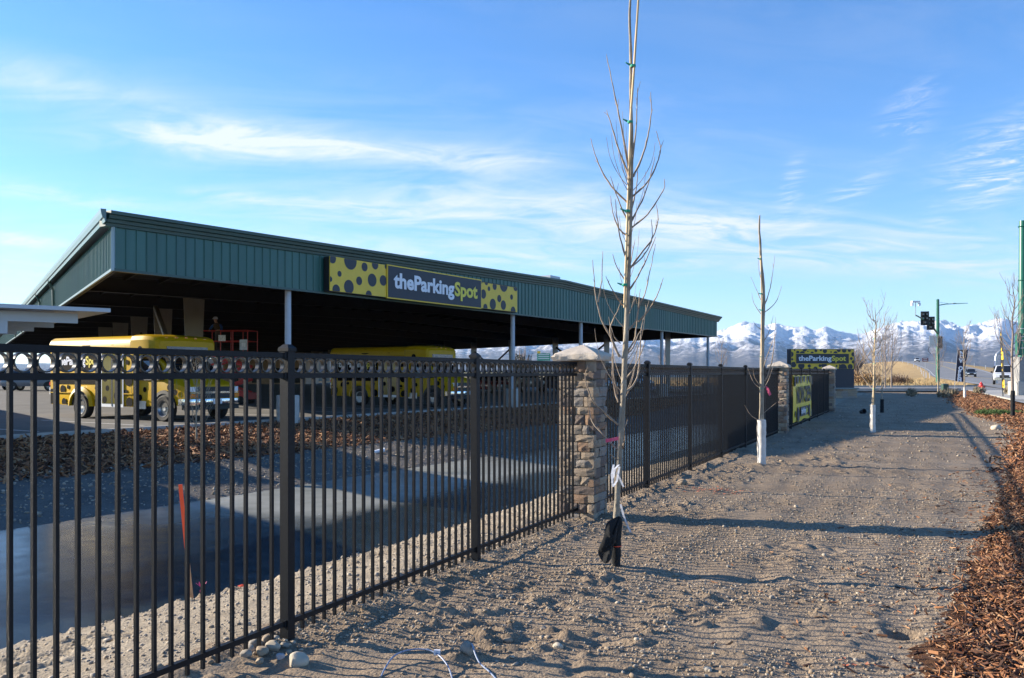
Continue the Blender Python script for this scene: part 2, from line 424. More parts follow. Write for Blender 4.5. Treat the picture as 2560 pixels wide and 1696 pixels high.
def dirt_material(name, c1, c2, c3, sc1=.8, bump=.8, pebble=True):
    m = bpy.data.materials.new(name); m.use_nodes = True; nt = m.node_tree; p = nt.nodes['Principled BSDF']
    p.inputs['Roughness'].default_value = .95; p.inputs['Specular IOR Level'].default_value = .15
    t = nt.nodes.new('ShaderNodeTexCoord').outputs['Object']
    def noise(s, d=8, r=.65):
        n = nt.nodes.new('ShaderNodeTexNoise'); n.inputs['Scale'].default_value = s; n.inputs['Detail'].default_value = d; n.inputs['Roughness'].default_value = r
        nt.links.new(t, n.inputs['Vector']); return n.outputs['Fac']
    def ramp_(f, els):
        r = nt.nodes.new('ShaderNodeValToRGB'); cr = r.color_ramp
        while len(cr.elements) < len(els): cr.elements.new(.5)
        for e, (pos, c) in zip(cr.elements, els): e.position = pos; e.color = (*c, 1)
        nt.links.new(f, r.inputs['Fac']); return r.outputs['Color']
    a = ramp_(noise(sc1), [(.3, c1), (.5, c2), (.72, c3)])
    b = ramp_(noise(34, 5), [(.28, (.62, .62, .62)), (.5, (1, 1, 1)), (.75, (1.22, 1.2, 1.16))])
    mx = nt.nodes.new('ShaderNodeMix'); mx.data_type = 'RGBA'; mx.blend_type = 'MULTIPLY'; mx.inputs['Factor'].default_value = 1
    nt.links.new(a, mx.inputs['A']); nt.links.new(b, mx.inputs['B'])
    nt.links.new(mx.outputs['Result'], p.inputs['Base Color'])
    bn = nt.nodes.new('ShaderNodeBump'); bn.inputs['Strength'].default_value = bump; bn.inputs['Distance'].default_value = .02
    v = nt.nodes.new('ShaderNodeTexVoronoi'); v.inputs['Scale'].default_value = 45; nt.links.new(t, v.inputs['Vector'])
    ad = nt.nodes.new('ShaderNodeMath'); ad.operation = 'SUBTRACT'; nt.links.new(noise(60, 8), ad.inputs[0])
    ml = nt.nodes.new('ShaderNodeMath'); ml.operation = 'MULTIPLY'; ml.inputs[1].default_value = .5 if pebble else 0
    nt.links.new(v.outputs['Distance'], ml.inputs[0]); nt.links.new(ml.outputs[0], ad.inputs[1])
    nt.links.new(ad.outputs[0], bn.inputs['Height']); nt.links.new(bn.outputs[0], p.inputs['Normal'])
    return m
M_dirt = dirt_material('graded_dirt', (.215, .16, .11), (.28, .213, .15), (.345, .27, .195), bump=.7)
M_bank = dirt_material('gravelly_bank', (.29, .235, .17), (.35, .29, .215), (.41, .35, .27), 1.5)
M_farbank = dirt_material('shade_toned_far_bank', (.10, .09, .08), (.15, .135, .12), (.20, .18, .155), 1.2)  # gravelly soil colour darkened to stand in for shade across the far bank
M_mulchsoil = dirt_material('bark_mulch_bed', (.055, .028, .016), (.12, .058, .03), (.20, .10, .05), 6, 1.0, False)
M_field = dirt_material('dry_winter_field', (.24, .19, .11), (.31, .25, .15), (.36, .30, .20), .05, .3, False)

# ground: one sheet to the horizon, finer where it is near
def spacing(a, b, f):
    out = [a]
    while out[-1] < b: out.append(out[-1] + f(out[-1]))
    return out
ys = [-400, -150, -60, -30, -18, -12, -9] + spacing(-6, 1.5, lambda y: .3) + spacing(1.8, 62, lambda y: max(.022, y * y / 1500)) + spacing(66, 220, lambda y: 4 + .03 * y) + [300, 420, 600, 900, 1500, 2600, 4500, 7000, 11000, 18000]
xr = spacing(-7.5, 7.5, lambda x: .032)
xr = list(reversed([-v for v in spacing(7.6, 20, lambda x: .06 + .02 * (x - 7.6))])) + xr + spacing(7.6, 32, lambda x: .06 + .012 * (x - 7.6))
xr = [-18000, -9000, -4000, -2000, -1000, -500, -300, -180, -120, -80, -60, -45, -36, -30, -26, -23] + xr + [35, 39, 44, 50, 58, 68, 80, 100, 130, 180, 260, 400, 800, 1800, 4000, 9000, 18000]
xs = np.unique(np.array(xr)); ys = np.unique(np.array(ys))
GX, GY = np.meshgrid(xs, ys)
GZ = ground_z(GX, GY)
nx, ny = len(xs), len(ys)
idx = np.arange(nx * ny).reshape(ny, nx)
quads = np.stack([idx[:-1, :-1], idx[:-1, 1:], idx[1:, 1:], idx[1:, :-1]], -1).reshape(-1, 4)
cxm = .25 * (GX[:-1, :-1] + GX[1:, 1:]) * 2; cym = .5 * (GY[:-1, :-1] + GY[1:, 1:])
fx_, cx_ = fence_x(cym), curb_x(cym)
jit = .22 * (fbm(cxm / .3, cym / .3, 2, 61) - .5) * 2
mi = np.zeros(cxm.shape, int)
mi[(cxm < fx_ - .35 + .4 * jit)] = 1
tb = (cxm - cx_) / np.maximum(far_ice(cym) - cx_, .5)
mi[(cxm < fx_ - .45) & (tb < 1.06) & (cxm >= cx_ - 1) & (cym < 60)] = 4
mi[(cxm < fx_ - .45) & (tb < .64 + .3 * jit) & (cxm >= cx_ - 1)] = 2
mi[cxm < cx_ - 1] = 3
mi[(cxm > mulch_x(cym) + jit) & (cym < 66) & (cxm < 60)] = 2
mi[(np.hypot(cxm, cym) > 90) | (cym > 72)] = 3
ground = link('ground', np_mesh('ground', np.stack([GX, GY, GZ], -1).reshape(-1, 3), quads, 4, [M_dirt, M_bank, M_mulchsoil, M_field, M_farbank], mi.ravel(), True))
tag(ground, 'pale graded dirt strip with clods beside the black fence', 'ground', kind='structure')

# frozen pond in the ditch
M_ice = bpy.data.materials.new('grey_pond_ice'); M_ice.use_nodes = True
nt = M_ice.node_tree; p = nt.nodes['Principled BSDF']
p.inputs['Roughness'].default_value = .22; p.inputs['Specular IOR Level'].default_value = .5
n = nt.nodes.new('ShaderNodeTexNoise'); n.inputs['Scale'].default_value = .7; n.inputs['Detail'].default_value = 6
t = nt.nodes.new('ShaderNodeTexCoord'); nt.links.new(t.outputs['Object'], n.inputs['Vector'])
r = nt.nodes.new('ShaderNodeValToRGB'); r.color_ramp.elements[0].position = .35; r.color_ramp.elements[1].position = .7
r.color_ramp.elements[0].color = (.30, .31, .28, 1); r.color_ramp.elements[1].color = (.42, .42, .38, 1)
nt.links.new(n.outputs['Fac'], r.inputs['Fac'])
# shade put into the ice colour: dark toward the near bank, pale beyond
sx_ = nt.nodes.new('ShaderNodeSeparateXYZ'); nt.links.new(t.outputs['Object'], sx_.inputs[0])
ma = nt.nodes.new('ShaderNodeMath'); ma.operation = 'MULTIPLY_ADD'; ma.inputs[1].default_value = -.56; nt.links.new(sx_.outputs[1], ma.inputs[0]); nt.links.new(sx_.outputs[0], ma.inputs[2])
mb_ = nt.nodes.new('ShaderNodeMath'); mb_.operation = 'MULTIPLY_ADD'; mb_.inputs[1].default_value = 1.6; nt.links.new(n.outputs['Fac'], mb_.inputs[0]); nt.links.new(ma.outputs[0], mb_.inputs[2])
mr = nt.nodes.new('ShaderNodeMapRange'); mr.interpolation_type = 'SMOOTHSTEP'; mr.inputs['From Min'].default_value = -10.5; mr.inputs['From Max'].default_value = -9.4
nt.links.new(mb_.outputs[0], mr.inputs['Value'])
# painted sunlight: one long pale patch; elsewhere the ice colour is darkened as shade
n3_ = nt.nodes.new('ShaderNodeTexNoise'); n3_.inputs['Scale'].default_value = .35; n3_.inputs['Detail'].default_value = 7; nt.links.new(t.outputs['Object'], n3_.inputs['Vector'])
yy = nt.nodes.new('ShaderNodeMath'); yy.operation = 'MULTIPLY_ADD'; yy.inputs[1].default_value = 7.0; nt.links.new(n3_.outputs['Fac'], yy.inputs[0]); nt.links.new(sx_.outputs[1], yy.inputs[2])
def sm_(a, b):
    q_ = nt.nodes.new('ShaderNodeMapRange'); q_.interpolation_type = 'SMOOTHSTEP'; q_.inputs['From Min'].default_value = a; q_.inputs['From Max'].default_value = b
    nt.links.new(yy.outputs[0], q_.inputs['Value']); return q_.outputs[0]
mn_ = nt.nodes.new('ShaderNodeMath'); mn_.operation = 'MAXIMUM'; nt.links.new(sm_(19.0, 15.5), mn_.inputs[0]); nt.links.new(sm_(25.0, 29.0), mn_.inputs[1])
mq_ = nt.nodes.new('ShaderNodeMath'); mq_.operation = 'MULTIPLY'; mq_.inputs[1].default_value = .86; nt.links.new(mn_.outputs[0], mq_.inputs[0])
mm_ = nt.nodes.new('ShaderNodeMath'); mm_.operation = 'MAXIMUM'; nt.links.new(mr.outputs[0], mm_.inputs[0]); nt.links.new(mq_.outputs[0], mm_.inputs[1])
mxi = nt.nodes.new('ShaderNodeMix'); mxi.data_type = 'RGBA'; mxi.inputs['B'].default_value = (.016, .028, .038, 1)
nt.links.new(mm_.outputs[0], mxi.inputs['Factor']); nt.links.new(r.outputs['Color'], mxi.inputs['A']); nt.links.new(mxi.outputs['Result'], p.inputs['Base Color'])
n2 = nt.nodes.new('ShaderNodeTexNoise'); n2.inputs['Scale'].default_value = 3; n2.inputs['Detail'].default_value = 7
nt.links.new(t.outputs['Object'], n2.inputs['Vector'])
b = nt.nodes.new('ShaderNodeBump'); b.inputs['Strength'].default_value = .10; b.inputs['Distance'].default_value = .02
nt.links.new(n2.outputs['Fac'], b.inputs['Height']); nt.links.new(b.outputs[0], p.inputs['Normal'])
rr = nt.nodes.new('ShaderNodeMapRange'); rr.inputs['To Min'].default_value = .10; rr.inputs['To Max'].default_value = .34
nt.links.new(n2.outputs['Fac'], rr.inputs['Value']); nt.links.new(rr.outputs[0], p.inputs['Roughness'])
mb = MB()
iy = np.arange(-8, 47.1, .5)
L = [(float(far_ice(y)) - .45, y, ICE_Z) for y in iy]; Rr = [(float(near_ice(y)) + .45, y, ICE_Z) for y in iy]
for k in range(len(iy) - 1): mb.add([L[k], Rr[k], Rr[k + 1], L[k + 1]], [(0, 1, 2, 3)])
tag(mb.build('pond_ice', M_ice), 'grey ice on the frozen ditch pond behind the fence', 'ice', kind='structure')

# parking lot asphalt with kerb, painted lines
mb = MB()
cy = [-10, 0, 10, 20, 30, 40, 50, 60, 75, 90]
for a, b in zip(cy[:-1], cy[1:]):
    mb.add([(-150, a, LOT_Z), (curb_x(a) - .3, a, LOT_Z), (curb_x(b) - .3, b, LOT_Z), (-150, b, LOT_Z)], [(0, 1, 2, 3)])
mb.add([(-150, 90, LOT_Z), (curb_x(90) - .3, 90, LOT_Z), (curb_x(90) - 10, 170, LOT_Z), (-150, 170, LOT_Z)], [(0, 1, 2, 3)])
lot = mb.build('parking_lot', M_lot); tag(lot, 'grey asphalt of the parking lot beyond the pond', 'asphalt', kind='structure')
mb = MB()
kd = Vector((.539, .842, 0)); kn = Vector((.842, -.539, 0))
for k in range(40):
    s0 = -20 + k * 3.0
    a = Vector((curb_x(10), 10, 0)) + kd * s0; b_ = a + kd * 2.985
    mb.beam((a.x - .08, a.y, LOT_Z - .13), (b_.x - .08, b_.y, LOT_Z - .13), .17, .36)
tag(mb.build('kerb', M_conc), 'pale concrete kerb along the edge of the parking lot', 'kerb', kind='structure')
fdir = Vector((.53, .848, 0)); ldir = Vector((-.541, .841, 0))
for k in range(12):
    a = Vector((-12.5, 22.2, LOT_Z + .004)) + fdir * (k * 3.1 - 3.0)
    mb = MB(); mb.add([a, a + fdir * .11, a + fdir * .11 + Vector((-.848, .53, 0)) * 5.4, a + Vector((-.848, .53, 0)) * 5.4], [(0, 1, 2, 3)])
    tag(mb.build('bay_line', M_paint, lot))
# ------------------------------------------------------------------ parking building (open-sided, gable end to the fence)
BC = Vector((-10.29, 22.0, 0)); BL = 47.8; BW = 104.0; ZB = 4.30; ZE = 5.78; RISE = .46
fn = Vector((.848, -.53, 0))        # outward from the front
ln = Vector((-.841, -.541, 0))      # outward from the left side
def bp(u, w, z=0.0): return BC + fdir * u + ldir * w + Vector((0, 0, z))
def roof_z(u): return ZE + RISE * (1 - abs(2 * u / BL - 1))
bld = thing('parking_building', 'long open-sided parking building with green ribbed metal fascia and low gable roof', 'building', bp(BL / 2, BW / 2))
OFF = -Vector(bld.location)
def B(mb, name, m, parent=None, smooth=None):
    mb.v = [tuple(Vector(q) + OFF) for q in mb.v]
    return mb.build(name, m, parent or bld, smooth)
# one ribbed panel, 0.92 m wide, local x along wall, -y outward, z 0..1
PW = BL / 52
GREENS = [M_green] + [mat('green_siding_sheet', c_, .42, var=.14, vscale=1.6, bump=.06, bscale=6, stretch=(1, 1, .25)) for c_ in ((.029, .111, .095), (.035, .125, .107), (.031, .114, .103))]
def panel_mesh(width, ribs=3):
    prof = [(0, 0)]
    st = width / ribs
    for k in range(ribs):
        x0 = k * st
        prof += [(x0 + .02, 0), (x0 + .038, -.032), (x0 + .068, -.032), (x0 + .086, 0)]
    prof += [(width - .002, 0)]
    mb = MB()
    pts = [(x, y, z) for x, y in prof for z in (0, 1)]
    mb.add(pts, [(2 * i, 2 * i + 2, 2 * i + 3, 2 * i + 1) for i in range(len(prof) - 1)])
    return [mb.mesh('wall_panel', m_) for m_ in GREENS]
pm = panel_mesh(PW)
def place_panel(org, rot_z, h, me):
    o = bpy.data.objects.new('wall_panel', random.choice(me)); COL.objects.link(o); o.parent = bld
    o.location = Vector(org) + OFF; o.rotation_euler = (0, 0, rot_z); o.scale = (1, 1, h)
af = math.atan2(fdir.y, fdir.x)
for k in range(52):
    u = k * PW
    place_panel(bp(u, 0, ZB), af, min(roof_z(u), roof_z(u + PW)) - .12 - ZB, pm)
al = math.atan2(-ldir.y, -ldir.x)
pl = panel_mesh(.915)
for k in range(int(BW / .915)):
    place_panel(bp(0, (k + 1) * .915, ZB), al, ZE - .3 - ZB, pl)
# backing of the fascia (inner face) and bottom flashing
mb = MB()
mb.beam(bp(.02, .10, ZB + .6), bp(BL - .02, .10, ZB + .6), .06, 1.18)
mb.beam(bp(.10, .12, ZB + .6), bp(.10, BW, ZB + .6), .06, 1.18)
mb.beam(bp(BL - .02, .12, ZB + .6), bp(BL - .02, BW, ZB + .6), .06, 1.18)
mb.beam(bp(.2, BW, ZB + .6), bp(BL - .2, BW, ZB + .6), .06, 1.18)
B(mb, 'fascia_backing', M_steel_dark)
mb = MB()
mb.beam(bp(0, 0, ZB + .03) + fn * .02, bp(BL, 0, ZB + .03) + fn * .02, .06, .07)
mb.beam(bp(0, 0.05, ZB + .03) + ln * .02, bp(0, BW, ZB + .03) + ln * .02, .06, .07)
B(mb, 'drip_flashing', M_greentrim)
mb = MB(); mb.beam(bp(0, 0, ZB) + fn * .02 + ln * .02, bp(0, 0, ZE - .2) + fn * .02 + ln * .02, .075, .075)
B(mb, 'corner_trim', mat('corner_trim_pale', (.30, .40, .42), .4))
# rake trim on the gable end: stepped bands
for sgn, (ua, ub) in ((0, (-.26, BL / 2)), (1, (BL / 2, BL + .3))):
    za = ZE + RISE * (1 - abs(2 * ua / BL - 1)); zb = ZE + RISE * (1 - abs(2 * ub / BL - 1))
    prof = [(a_, b_ - .10) for a_, b_ in ((.00, -.26), (.06, -.25), (.07, -.17), (.13, -.16), (.14, -.08), (.22, -.065), (.235, .02), (.30, .035), (.305, .12), (-.2, .12), (-.2, -.26))]
    mb = MB(); secs = []
    for u, z in ((ua, za), (ub, zb)):
        secs.append([bp(u, 0, z) + fn * a + Vector((0, 0, b)) for a, b in prof])
    mb.loft(secs)
    B(mb, 'rake_trim', M_greentrim)
# roof slabs
for ua, ub in ((-.26, BL / 2), (BL / 2, BL + .3)):
    za = ZE + RISE * (1 - abs(2 * ua / BL - 1)) - .06; zb = ZE + RISE * (1 - abs(2 * ub / BL - 1)) - .06
    mb = MB()
    q = [bp(ua, -.05, za), bp(ub, -.05, zb), bp(ub, BW + .3, zb), bp(ua, BW + .3, za)]
    mb.add(q + [p_ - Vector((0, 0, .10)) for p_ in q], [(0, 1, 2, 3), (7, 6, 5, 4), (0, 4, 5, 1), (1, 5, 6, 2), (2, 6, 7, 3), (3, 7, 4, 0)])
    B(mb, 'roof_slab', M_roofmetal)
    mb = MB()
    q = [bp(max(ua, .1), .2, za - .2), bp(min(ub, BL - .1), .2, zb - .2), bp(min(ub, BL - .1), BW, zb - .2), bp(max(ua, .1), BW, za - .2)]
    mb.add(q, [(3, 2, 1, 0)])
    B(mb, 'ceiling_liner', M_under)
# gutter along the left eave and downspouts
mb = MB(); mb.loft([[bp(-.26, w, ZE - .14) + ln * a + Vector((0, 0, b)) for a, b in ((0, -.16), (.03, -.17), (.05, -.08), (.09, -.06), (.12, .06), (.13, .15), (0, .15))] for w in (-.40, BW)])
B(mb, 'gutter', mat('gutter_green', (.10, .17, .17), .35))
for w in (16.5, 24.0, 32, 40, 48):
    mb = MB(); mb.tube([bp(-.3, w, ZE - .16), bp(-.28, w, ZE - .3), bp(-.12, w, ZE - .62), bp(-.1, w, ZB)], .055, 6)
    B(mb, 'downspout', M_greentrim)
mb = MB(); mb.box(-.5, .5, -.3, .3, 0, .12, 0, Matrix.Translation(bp(BL / 2 - .4, .5, ZE + RISE + .10)) @ Matrix.Rotation(af, 4, 'Z'))
B(mb, 'ridge_vent', M_canopywhite)
# rafters and purlins under the roof
for w in [5 + 7.4 * k for k in range(14)]:
    for ua, ub in ((.3, BL / 2), (BL / 2, BL - .3)):
        mb = MB(); za, zb = roof_z(ua) - .62, roof_z(ub) - .62
        mb.beam(bp(ua, w, za), bp(ub, w, zb), .03, .62); mb.beam(bp(ua, w, za - .30), bp(ub, w, zb - .30), .24, .03); mb.beam(bp(ua, w, za + .28), bp(ub, w, zb + .28), .24, .03)
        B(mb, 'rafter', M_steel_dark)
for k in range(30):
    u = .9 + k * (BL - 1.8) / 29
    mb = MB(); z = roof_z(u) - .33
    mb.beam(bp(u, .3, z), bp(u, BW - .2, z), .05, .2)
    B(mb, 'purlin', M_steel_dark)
# tapered frame columns, left row and right row
def tapered(u, w, m):
    mb = MB(); base = bp(u, w); zt = roof_z(u) - .9
    for z0, z1, d0, d1 in ((LOT_Z, zt, .34, .86),):
        for t, wd in ((-1, .26), (1, .26)):
            a0 = base + fdir * (t * d0 / 2); a1 = base + fdir * (t * d1 / 2)
            mb.beam((a0.x, a0.y, z0), (a1.x, a1.y, z1), .03, wd, up=(fdir.x, fdir.y, 0))
        e = [base - fdir * d0 / 2, base + fdir * d0 / 2, base + fdir * d1 / 2, base - fdir * d1 / 2]
        q = [Vector((e[0].x, e[0].y, z0)), Vector((e[1].x, e[1].y, z0)), Vector((e[2].x, e[2].y, z1)), Vector((e[3].x, e[3].y, z1))]
        mb.add([p_ + ldir * .012 for p_ in q] + [p_ - ldir * .012 for p_ in q], [(0, 1, 2, 3), (7, 6, 5, 4)])
    B(mb, 'frame_column', m)
for k in range(5): tapered(6.0, 13.2 + 7.1 * k, M_cream)
for k in range(12): tapered(46.7, 4.6 + 7.4 * k, M_cream)
mb_specs = [(46.9, 12.4, 19.6), (46.9, 27.2, 34.6), (6.1, 21, 27.6)]
for u, w0, w1 in mb_specs:
    for za, zb in ((.5, 4.1), (4.1, .5)):
        mb = MB(); mb.beam(bp(u, w0, za), bp(u, w1, zb), .12, .12)
        B(mb, 'cross_brace', M_steel_dark)
mb = MB(); mb.beam(bp(5.2, 14.2, 2.3), bp(5.2, 18.6, 4.9), .2, .2); B(mb, 'cross_brace', M_cream)
# slim round front columns, each on a concrete pedestal
def front_u(px):
    q = (px - 1280) / 2130; Y = 24.04 / (.625 - q); return (Y - 22) / .848
for px in (727, 1290, 1460, 1662, 1777):
    u = front_u(px); mb = MB()
    mb.lathe([(0, .9), (.10, .9), (.10, ZB + .5), (0, ZB + .5)], 16, M=Matrix.Translation(bp(u, .28)))
    c = B(mb, 'front_column', M_col, smooth=40)
    mb = MB(); mb.lathe([(.0, -.2), (.36, -.2), (.36, .92), (.34, .95), (0, .95)], 20, M=Matrix.Translation(bp(u, .28)))
    B(mb, 'pedestal', M_conc, c, smooth=40)
# ------------------------------------------------------------------ lettering helper
def text_obj(name, body, size, m, parent, M, bold=.012, ext=.004, align='LEFT', sx=1.0, spacing=1.0, fit=None):
    cu = bpy.data.curves.new(name, 'FONT'); cu.body = body; cu.size = size; cu.extrude = ext; cu.offset = bold * size; cu.align_x = align
    cu.space_character = spacing; cu.resolution_u = 3
    tmp = bpy.data.objects.new(name, cu); COL.objects.link(tmp)
    dg = bpy.context.evaluated_depsgraph_get(); dg.update()
    me = bpy.data.meshes.new_from_object(tmp.evaluated_get(dg))
    bpy.data.objects.remove(tmp); me.name = name
    co = np.empty(len(me.vertices) * 3, np.float32); me.vertices.foreach_get('co', co); co = co.reshape(-1, 3)
    if fit: sx = fit / (co[:, 0].max() - co[:, 0].min())
    co[:, 0] *= sx
    x0, x1 = float(co[:, 0].min()), float(co[:, 0].max())
    co4 = np.c_[co, np.ones(len(co))] @ np.array(M @ Matrix.Rotation(R(90), 4, 'X')).T
    me.vertices.foreach_set('co', co4[:, :3].astype(np.float32).ravel()); me.update()
    me.materials.clear(); me.materials.append(m)
    o = link(name, me, parent)
    return o, x0, x1
def frame(org, ex):
    """matrix: local x to the viewer's right along ex, local -y toward the viewer, z up"""
    ex = Vector(ex).normalized(); ez = Vector((0, 0, 1)); ey = ez.cross(ex)
    M = Matrix.Identity(4)
    for i in range(3): M[i][0] = ex[i]; M[i][1] = ey[i]; M[i][2] = ez[i]; M[i][3] = org[i]
    return M
def brand(parent, M, x0, width, z, size, y=-.01, bold=.02):
    """white first words, yellow last word, set to a width"""
    o, a, b = text_obj('lettering', 'theParking', size, M_signwhite, parent, M @ Matrix.Translation((0, y, 0)), bold)
    o2, a2, b2 = text_obj('lettering', 'Spot', size, M_signletter_y, parent, M @ Matrix.Translation((0, y, 0)), bold)
    k = width / ((b - a) + (b2 - a2) + .03 * size)
    bpy.data.objects.remove(o); bpy.data.objects.remove(o2)
    T = Matrix.Translation((x0, y, z))
    o, a, b = text_obj('lettering', 'theParking', size, M_signwhite, parent, M @ T, bold, sx=k)
    text_obj('lettering', 'Spot', size, M_signletter_y, parent, M @ T @ Matrix.Translation((b - a2 * k + .03 * size, 0, 0)), bold, sx=k)
# fascia sign
u0, u1, u2, u3 = front_u(807), front_u(949), front_u(1186), front_u(1278)
fs = thing('fascia_sign', 'wide yellow and charcoal lettered sign with black spots on the green fascia', 'sign', bp(u0, 0, 4.37) + fn * .05, af)
W_ = u3 - u0; H_ = 1.17
mb = MB(); mb.box(0, W_, -.24, 0, 0, H_ - .02); mb.build('sign_cabinet', M_blacktrim, fs)
dd = [(.12, 1.10, .17), (.46, .62, .10), (1.0, 1.12, .31), (1.72, .98, .155), (2.28, 1.12, .17), (.02, .40, .09), (1.44, .47, .15), (2.12, .56, .23), (2.72, .60, .19), (.30, .07, .18), (.92, .22, .24), (1.94, .02, .16), (2.9, 1.12, .1)]
dr = [(.05, 1.15, .1), (.42, 1.16, .15), (.20, .62, .2), (.62, .88, .1), (1.06, 1.02, .16), (1.78, 1.16, .32), (.35, .06, .16), (.92, .24, .24), (1.42, .52, .16), (1.75, .26, .21), (2.42, .66, .12), (2.55, .05, .2), (2.75, 1.15, .2)]
wl, wr = u1 - u0, u3 - u2
mb = MB(); mb.box(0, wl - .01, -.27, -.241, .02, H_); mb.build('spotted_panel', M_signyellow, fs)
mb = MB(); mb.box(u2 - u0 + .01, W_, -.27, -.241, .02, H_ - .06); mb.build('spotted_panel', M_signyellow, fs)
mb = MB()
for x, z, r_ in dd: MB().disc((x * wl / 2.9, z, (0, -.274, 0)), (1, 0, 0), (0, 0, 1), r_, 28, clip=(.004, wl - .014, .024, H_ - .004)).spot(fs, M_signdark)
for x, z, r_ in dr: MB().disc((u2 - u0 + x * wr / 2.9, z, (0, -.274, 0)), (1, 0, 0), (0, 0, 1), r_, 28, clip=(u2 - u0 + .014, W_ - .004, .024, H_ - .064)).spot(fs, M_signdark)
mb = MB(); mb.box(u1 - u0, u2 - u0, -.31, -.241, -.02, H_ + .03); mb.build('panel_border', M_signyellow, fs)
mb = MB(); mb.box(u1 - u0 + .045, u2 - u0 - .045, -.322, -.311, .025, H_ - .015); mb.build('lettered_panel', M_signdark, fs)
brand(fs, Matrix.Identity(4), u1 - u0 + .36, (u2 - u0) - (u1 - u0) - .66, .40, .76, y=-.334, bold=.034)
# ------------------------------------------------------------------ fence
FD = Vector((.4354, .9003, 0)); FN = Vector((.9003, -.4354, 0)); F0 = Vector((-3.96 + .4836 * 5.30, 5.30, 0)); PITCH = 2.478
def fp(s, z=0.0, n=0.0): return F0 + FD * s + FN * n + Vector((0, 0, z))
fang = math.atan2(FD.y, FD.x)
mbp = MB(); mbp.box(-.0095, .0095, -.0095, .0095, .035, 1.775); PICK = mbp.mesh('picket', M_iron)
def ring_mb(n=20):
    mb = MB(); ro, ri, d = .0452, .0385, .0125
    mb.lathe([(ro, -d), (ro, d), (ri, d), (ri, -d)], n, M=Matrix.Rotation(R(90), 4, 'X'), close=True)
    return mb
RING = ring_mb().mesh('ring', M_ring, 30)
def fence_section(label, s0, s1, posts, rings_joined=False, base=lambda s: 0.0):
    """s0, s1: run along the fence line; posts inside it"""
    f = thing('picket_fence', label, 'fence', fp((s0 + s1) / 2), fang, 'black steel fence sections between stone pillars')
    c = (s0 + s1) / 2
    edges = [s0] + posts + [s1]
    rj = MB()
    for s in posts:
        mb = MB(); mb.box(-.032, .032, -.032, .032, -.25, 1.80)
        p_ = mb.build('fence_post', M_iron, f, loc=(s - c, 0, 0), rot=(R(random.uniform(-.35, .35)), R(random.uniform(-.25, .25)), 0))
        mb = MB(); mb.loft([[(a * .040, b * .040, z) for a, b in ((-1, -1), (1, -1), (1, 1), (-1, 1))] for z in (1.795, 1.815)] + [[(a * .018, b * .018, 1.838) for a, b in ((-1, -1), (1, -1), (1, 1), (-1, 1))]])
        cp = mb.build('post_cap', M_iron, p_)
    for a, b in zip(edges[:-1], edges[1:]):
        la = a + (.032 if a in posts else -.05); lb = b - (.032 if b in posts else -.05)
        for z0 in (1.770, 1.644, .111):
            for x in (la, lb):
                mb = MB(); mb.box(x - c - .018, x - c + .018, -.021, .021, z0 - .021, z0 + .021); mb.build('rail_bracket', M_iron, f)
        for z0, z1 in ((1.754, 1.786), (1.628, 1.660), (.095, .127)):
            mb = MB(); mb.box(la - c - .01, lb - c + .01, -.016, .016, z0, z1); mb.build('rail', M_iron, f)
        ca, cb_ = max(la, a), min(lb, b)
        n = max(2, int(round((cb_ - ca) / .1097))); st = (cb_ - ca) / n
        for i in range(n):
            x = ca + st * (i + .5) - c
            if rings_joined:
                m2 = ring_mb(10); bofs = len(rj.v)
                rj.v += [(v[0] * min(1, st / .0925) + x, v[1], v[2] + 1.707) for v in m2.v]; rj.f += [tuple(bofs + q for q in ff) for ff in m2.f]; rj.m += m2.m
            else:
                o = link('ring', RING, f, loc=(x, 0, 1.707)); o.scale = (min(1, (st - .017) / .0904), 1, 1)
            if i:
                link('picket', PICK, f, loc=(ca + st * i - c, 0, 0))
    if rings_joined: tag(rj.build('ring_band', M_ring, f, smooth=30), kind='stuff')
    return f
sA, sB, sC = 2.056 * PITCH, 8.08 * PITCH, 13.6 * PITCH
fence_section('black picket fence with ring band in front of the frozen pond and orange lath', -2 * PITCH, sA - .2, [-PITCH, 0.0, PITCH])
fence_section('black picket fence between the two tree-side stone pillars, nothing hung on it', sA + .2, sB - .2, [k * PITCH for k in (3.078, 4.086, 5.08, 6.07, 7.07)])
f3 = fence_section('black picket fence carrying the yellow banner', sB + .2, sC - .2, [k * PITCH for k in (8.98, 9.9, 10.82, 11.76, 12.68)], True)

# ------------------------------------------------------------------ stone pillars
def stone_variant(seed):
    r_ = random.Random(seed)
    mb = MB(); n = 4
    g = [[None] * n for _ in range(n)]
    for i in range(n):
        for j in range(n):
            x = -.5 + i / (n - 1); z = -.5 + j / (n - 1)
            edge = i in (0, n - 1) or j in (0, n - 1)
            corner = i in (0, n - 1) and j in (0, n - 1)
            y = -.5 + (.10 if corner else .05 if edge else 0) + r_.uniform(-.08, .08) - (0 if edge else .05)
            g[i][j] = (x * (.985 + r_.uniform(-.015, .015)), y, z * (.98 + r_.uniform(-.03, .02)))
    pts = [g[i][j] for i in range(n) for j in range(n)]
    faces = [(i * n + j, (i + 1) * n + j, (i + 1) * n + j + 1, i * n + j + 1) for i in range(n - 1) for j in range(n - 1)]
    rim = [i * n for i in range(n)] + [(n - 1) * n + j for j in range(1, n)] + [i * n + n - 1 for i in range(n - 2, -1, -1)] + [j for j in range(n - 2, 0, -1)]
    b = len(pts)
    pts += [(pts[k][0], .5, pts[k][2]) for k in rim]
    for a in range(len(rim)):
        c = (a + 1) % len(rim); faces.append((rim[a], b + a, b + c, rim[c]))
    mb.add(pts, faces)
    return mb
STONE_ME = [[stone_variant(100 + k).mesh('stone', m) for m in STONES] for k in range(7)]
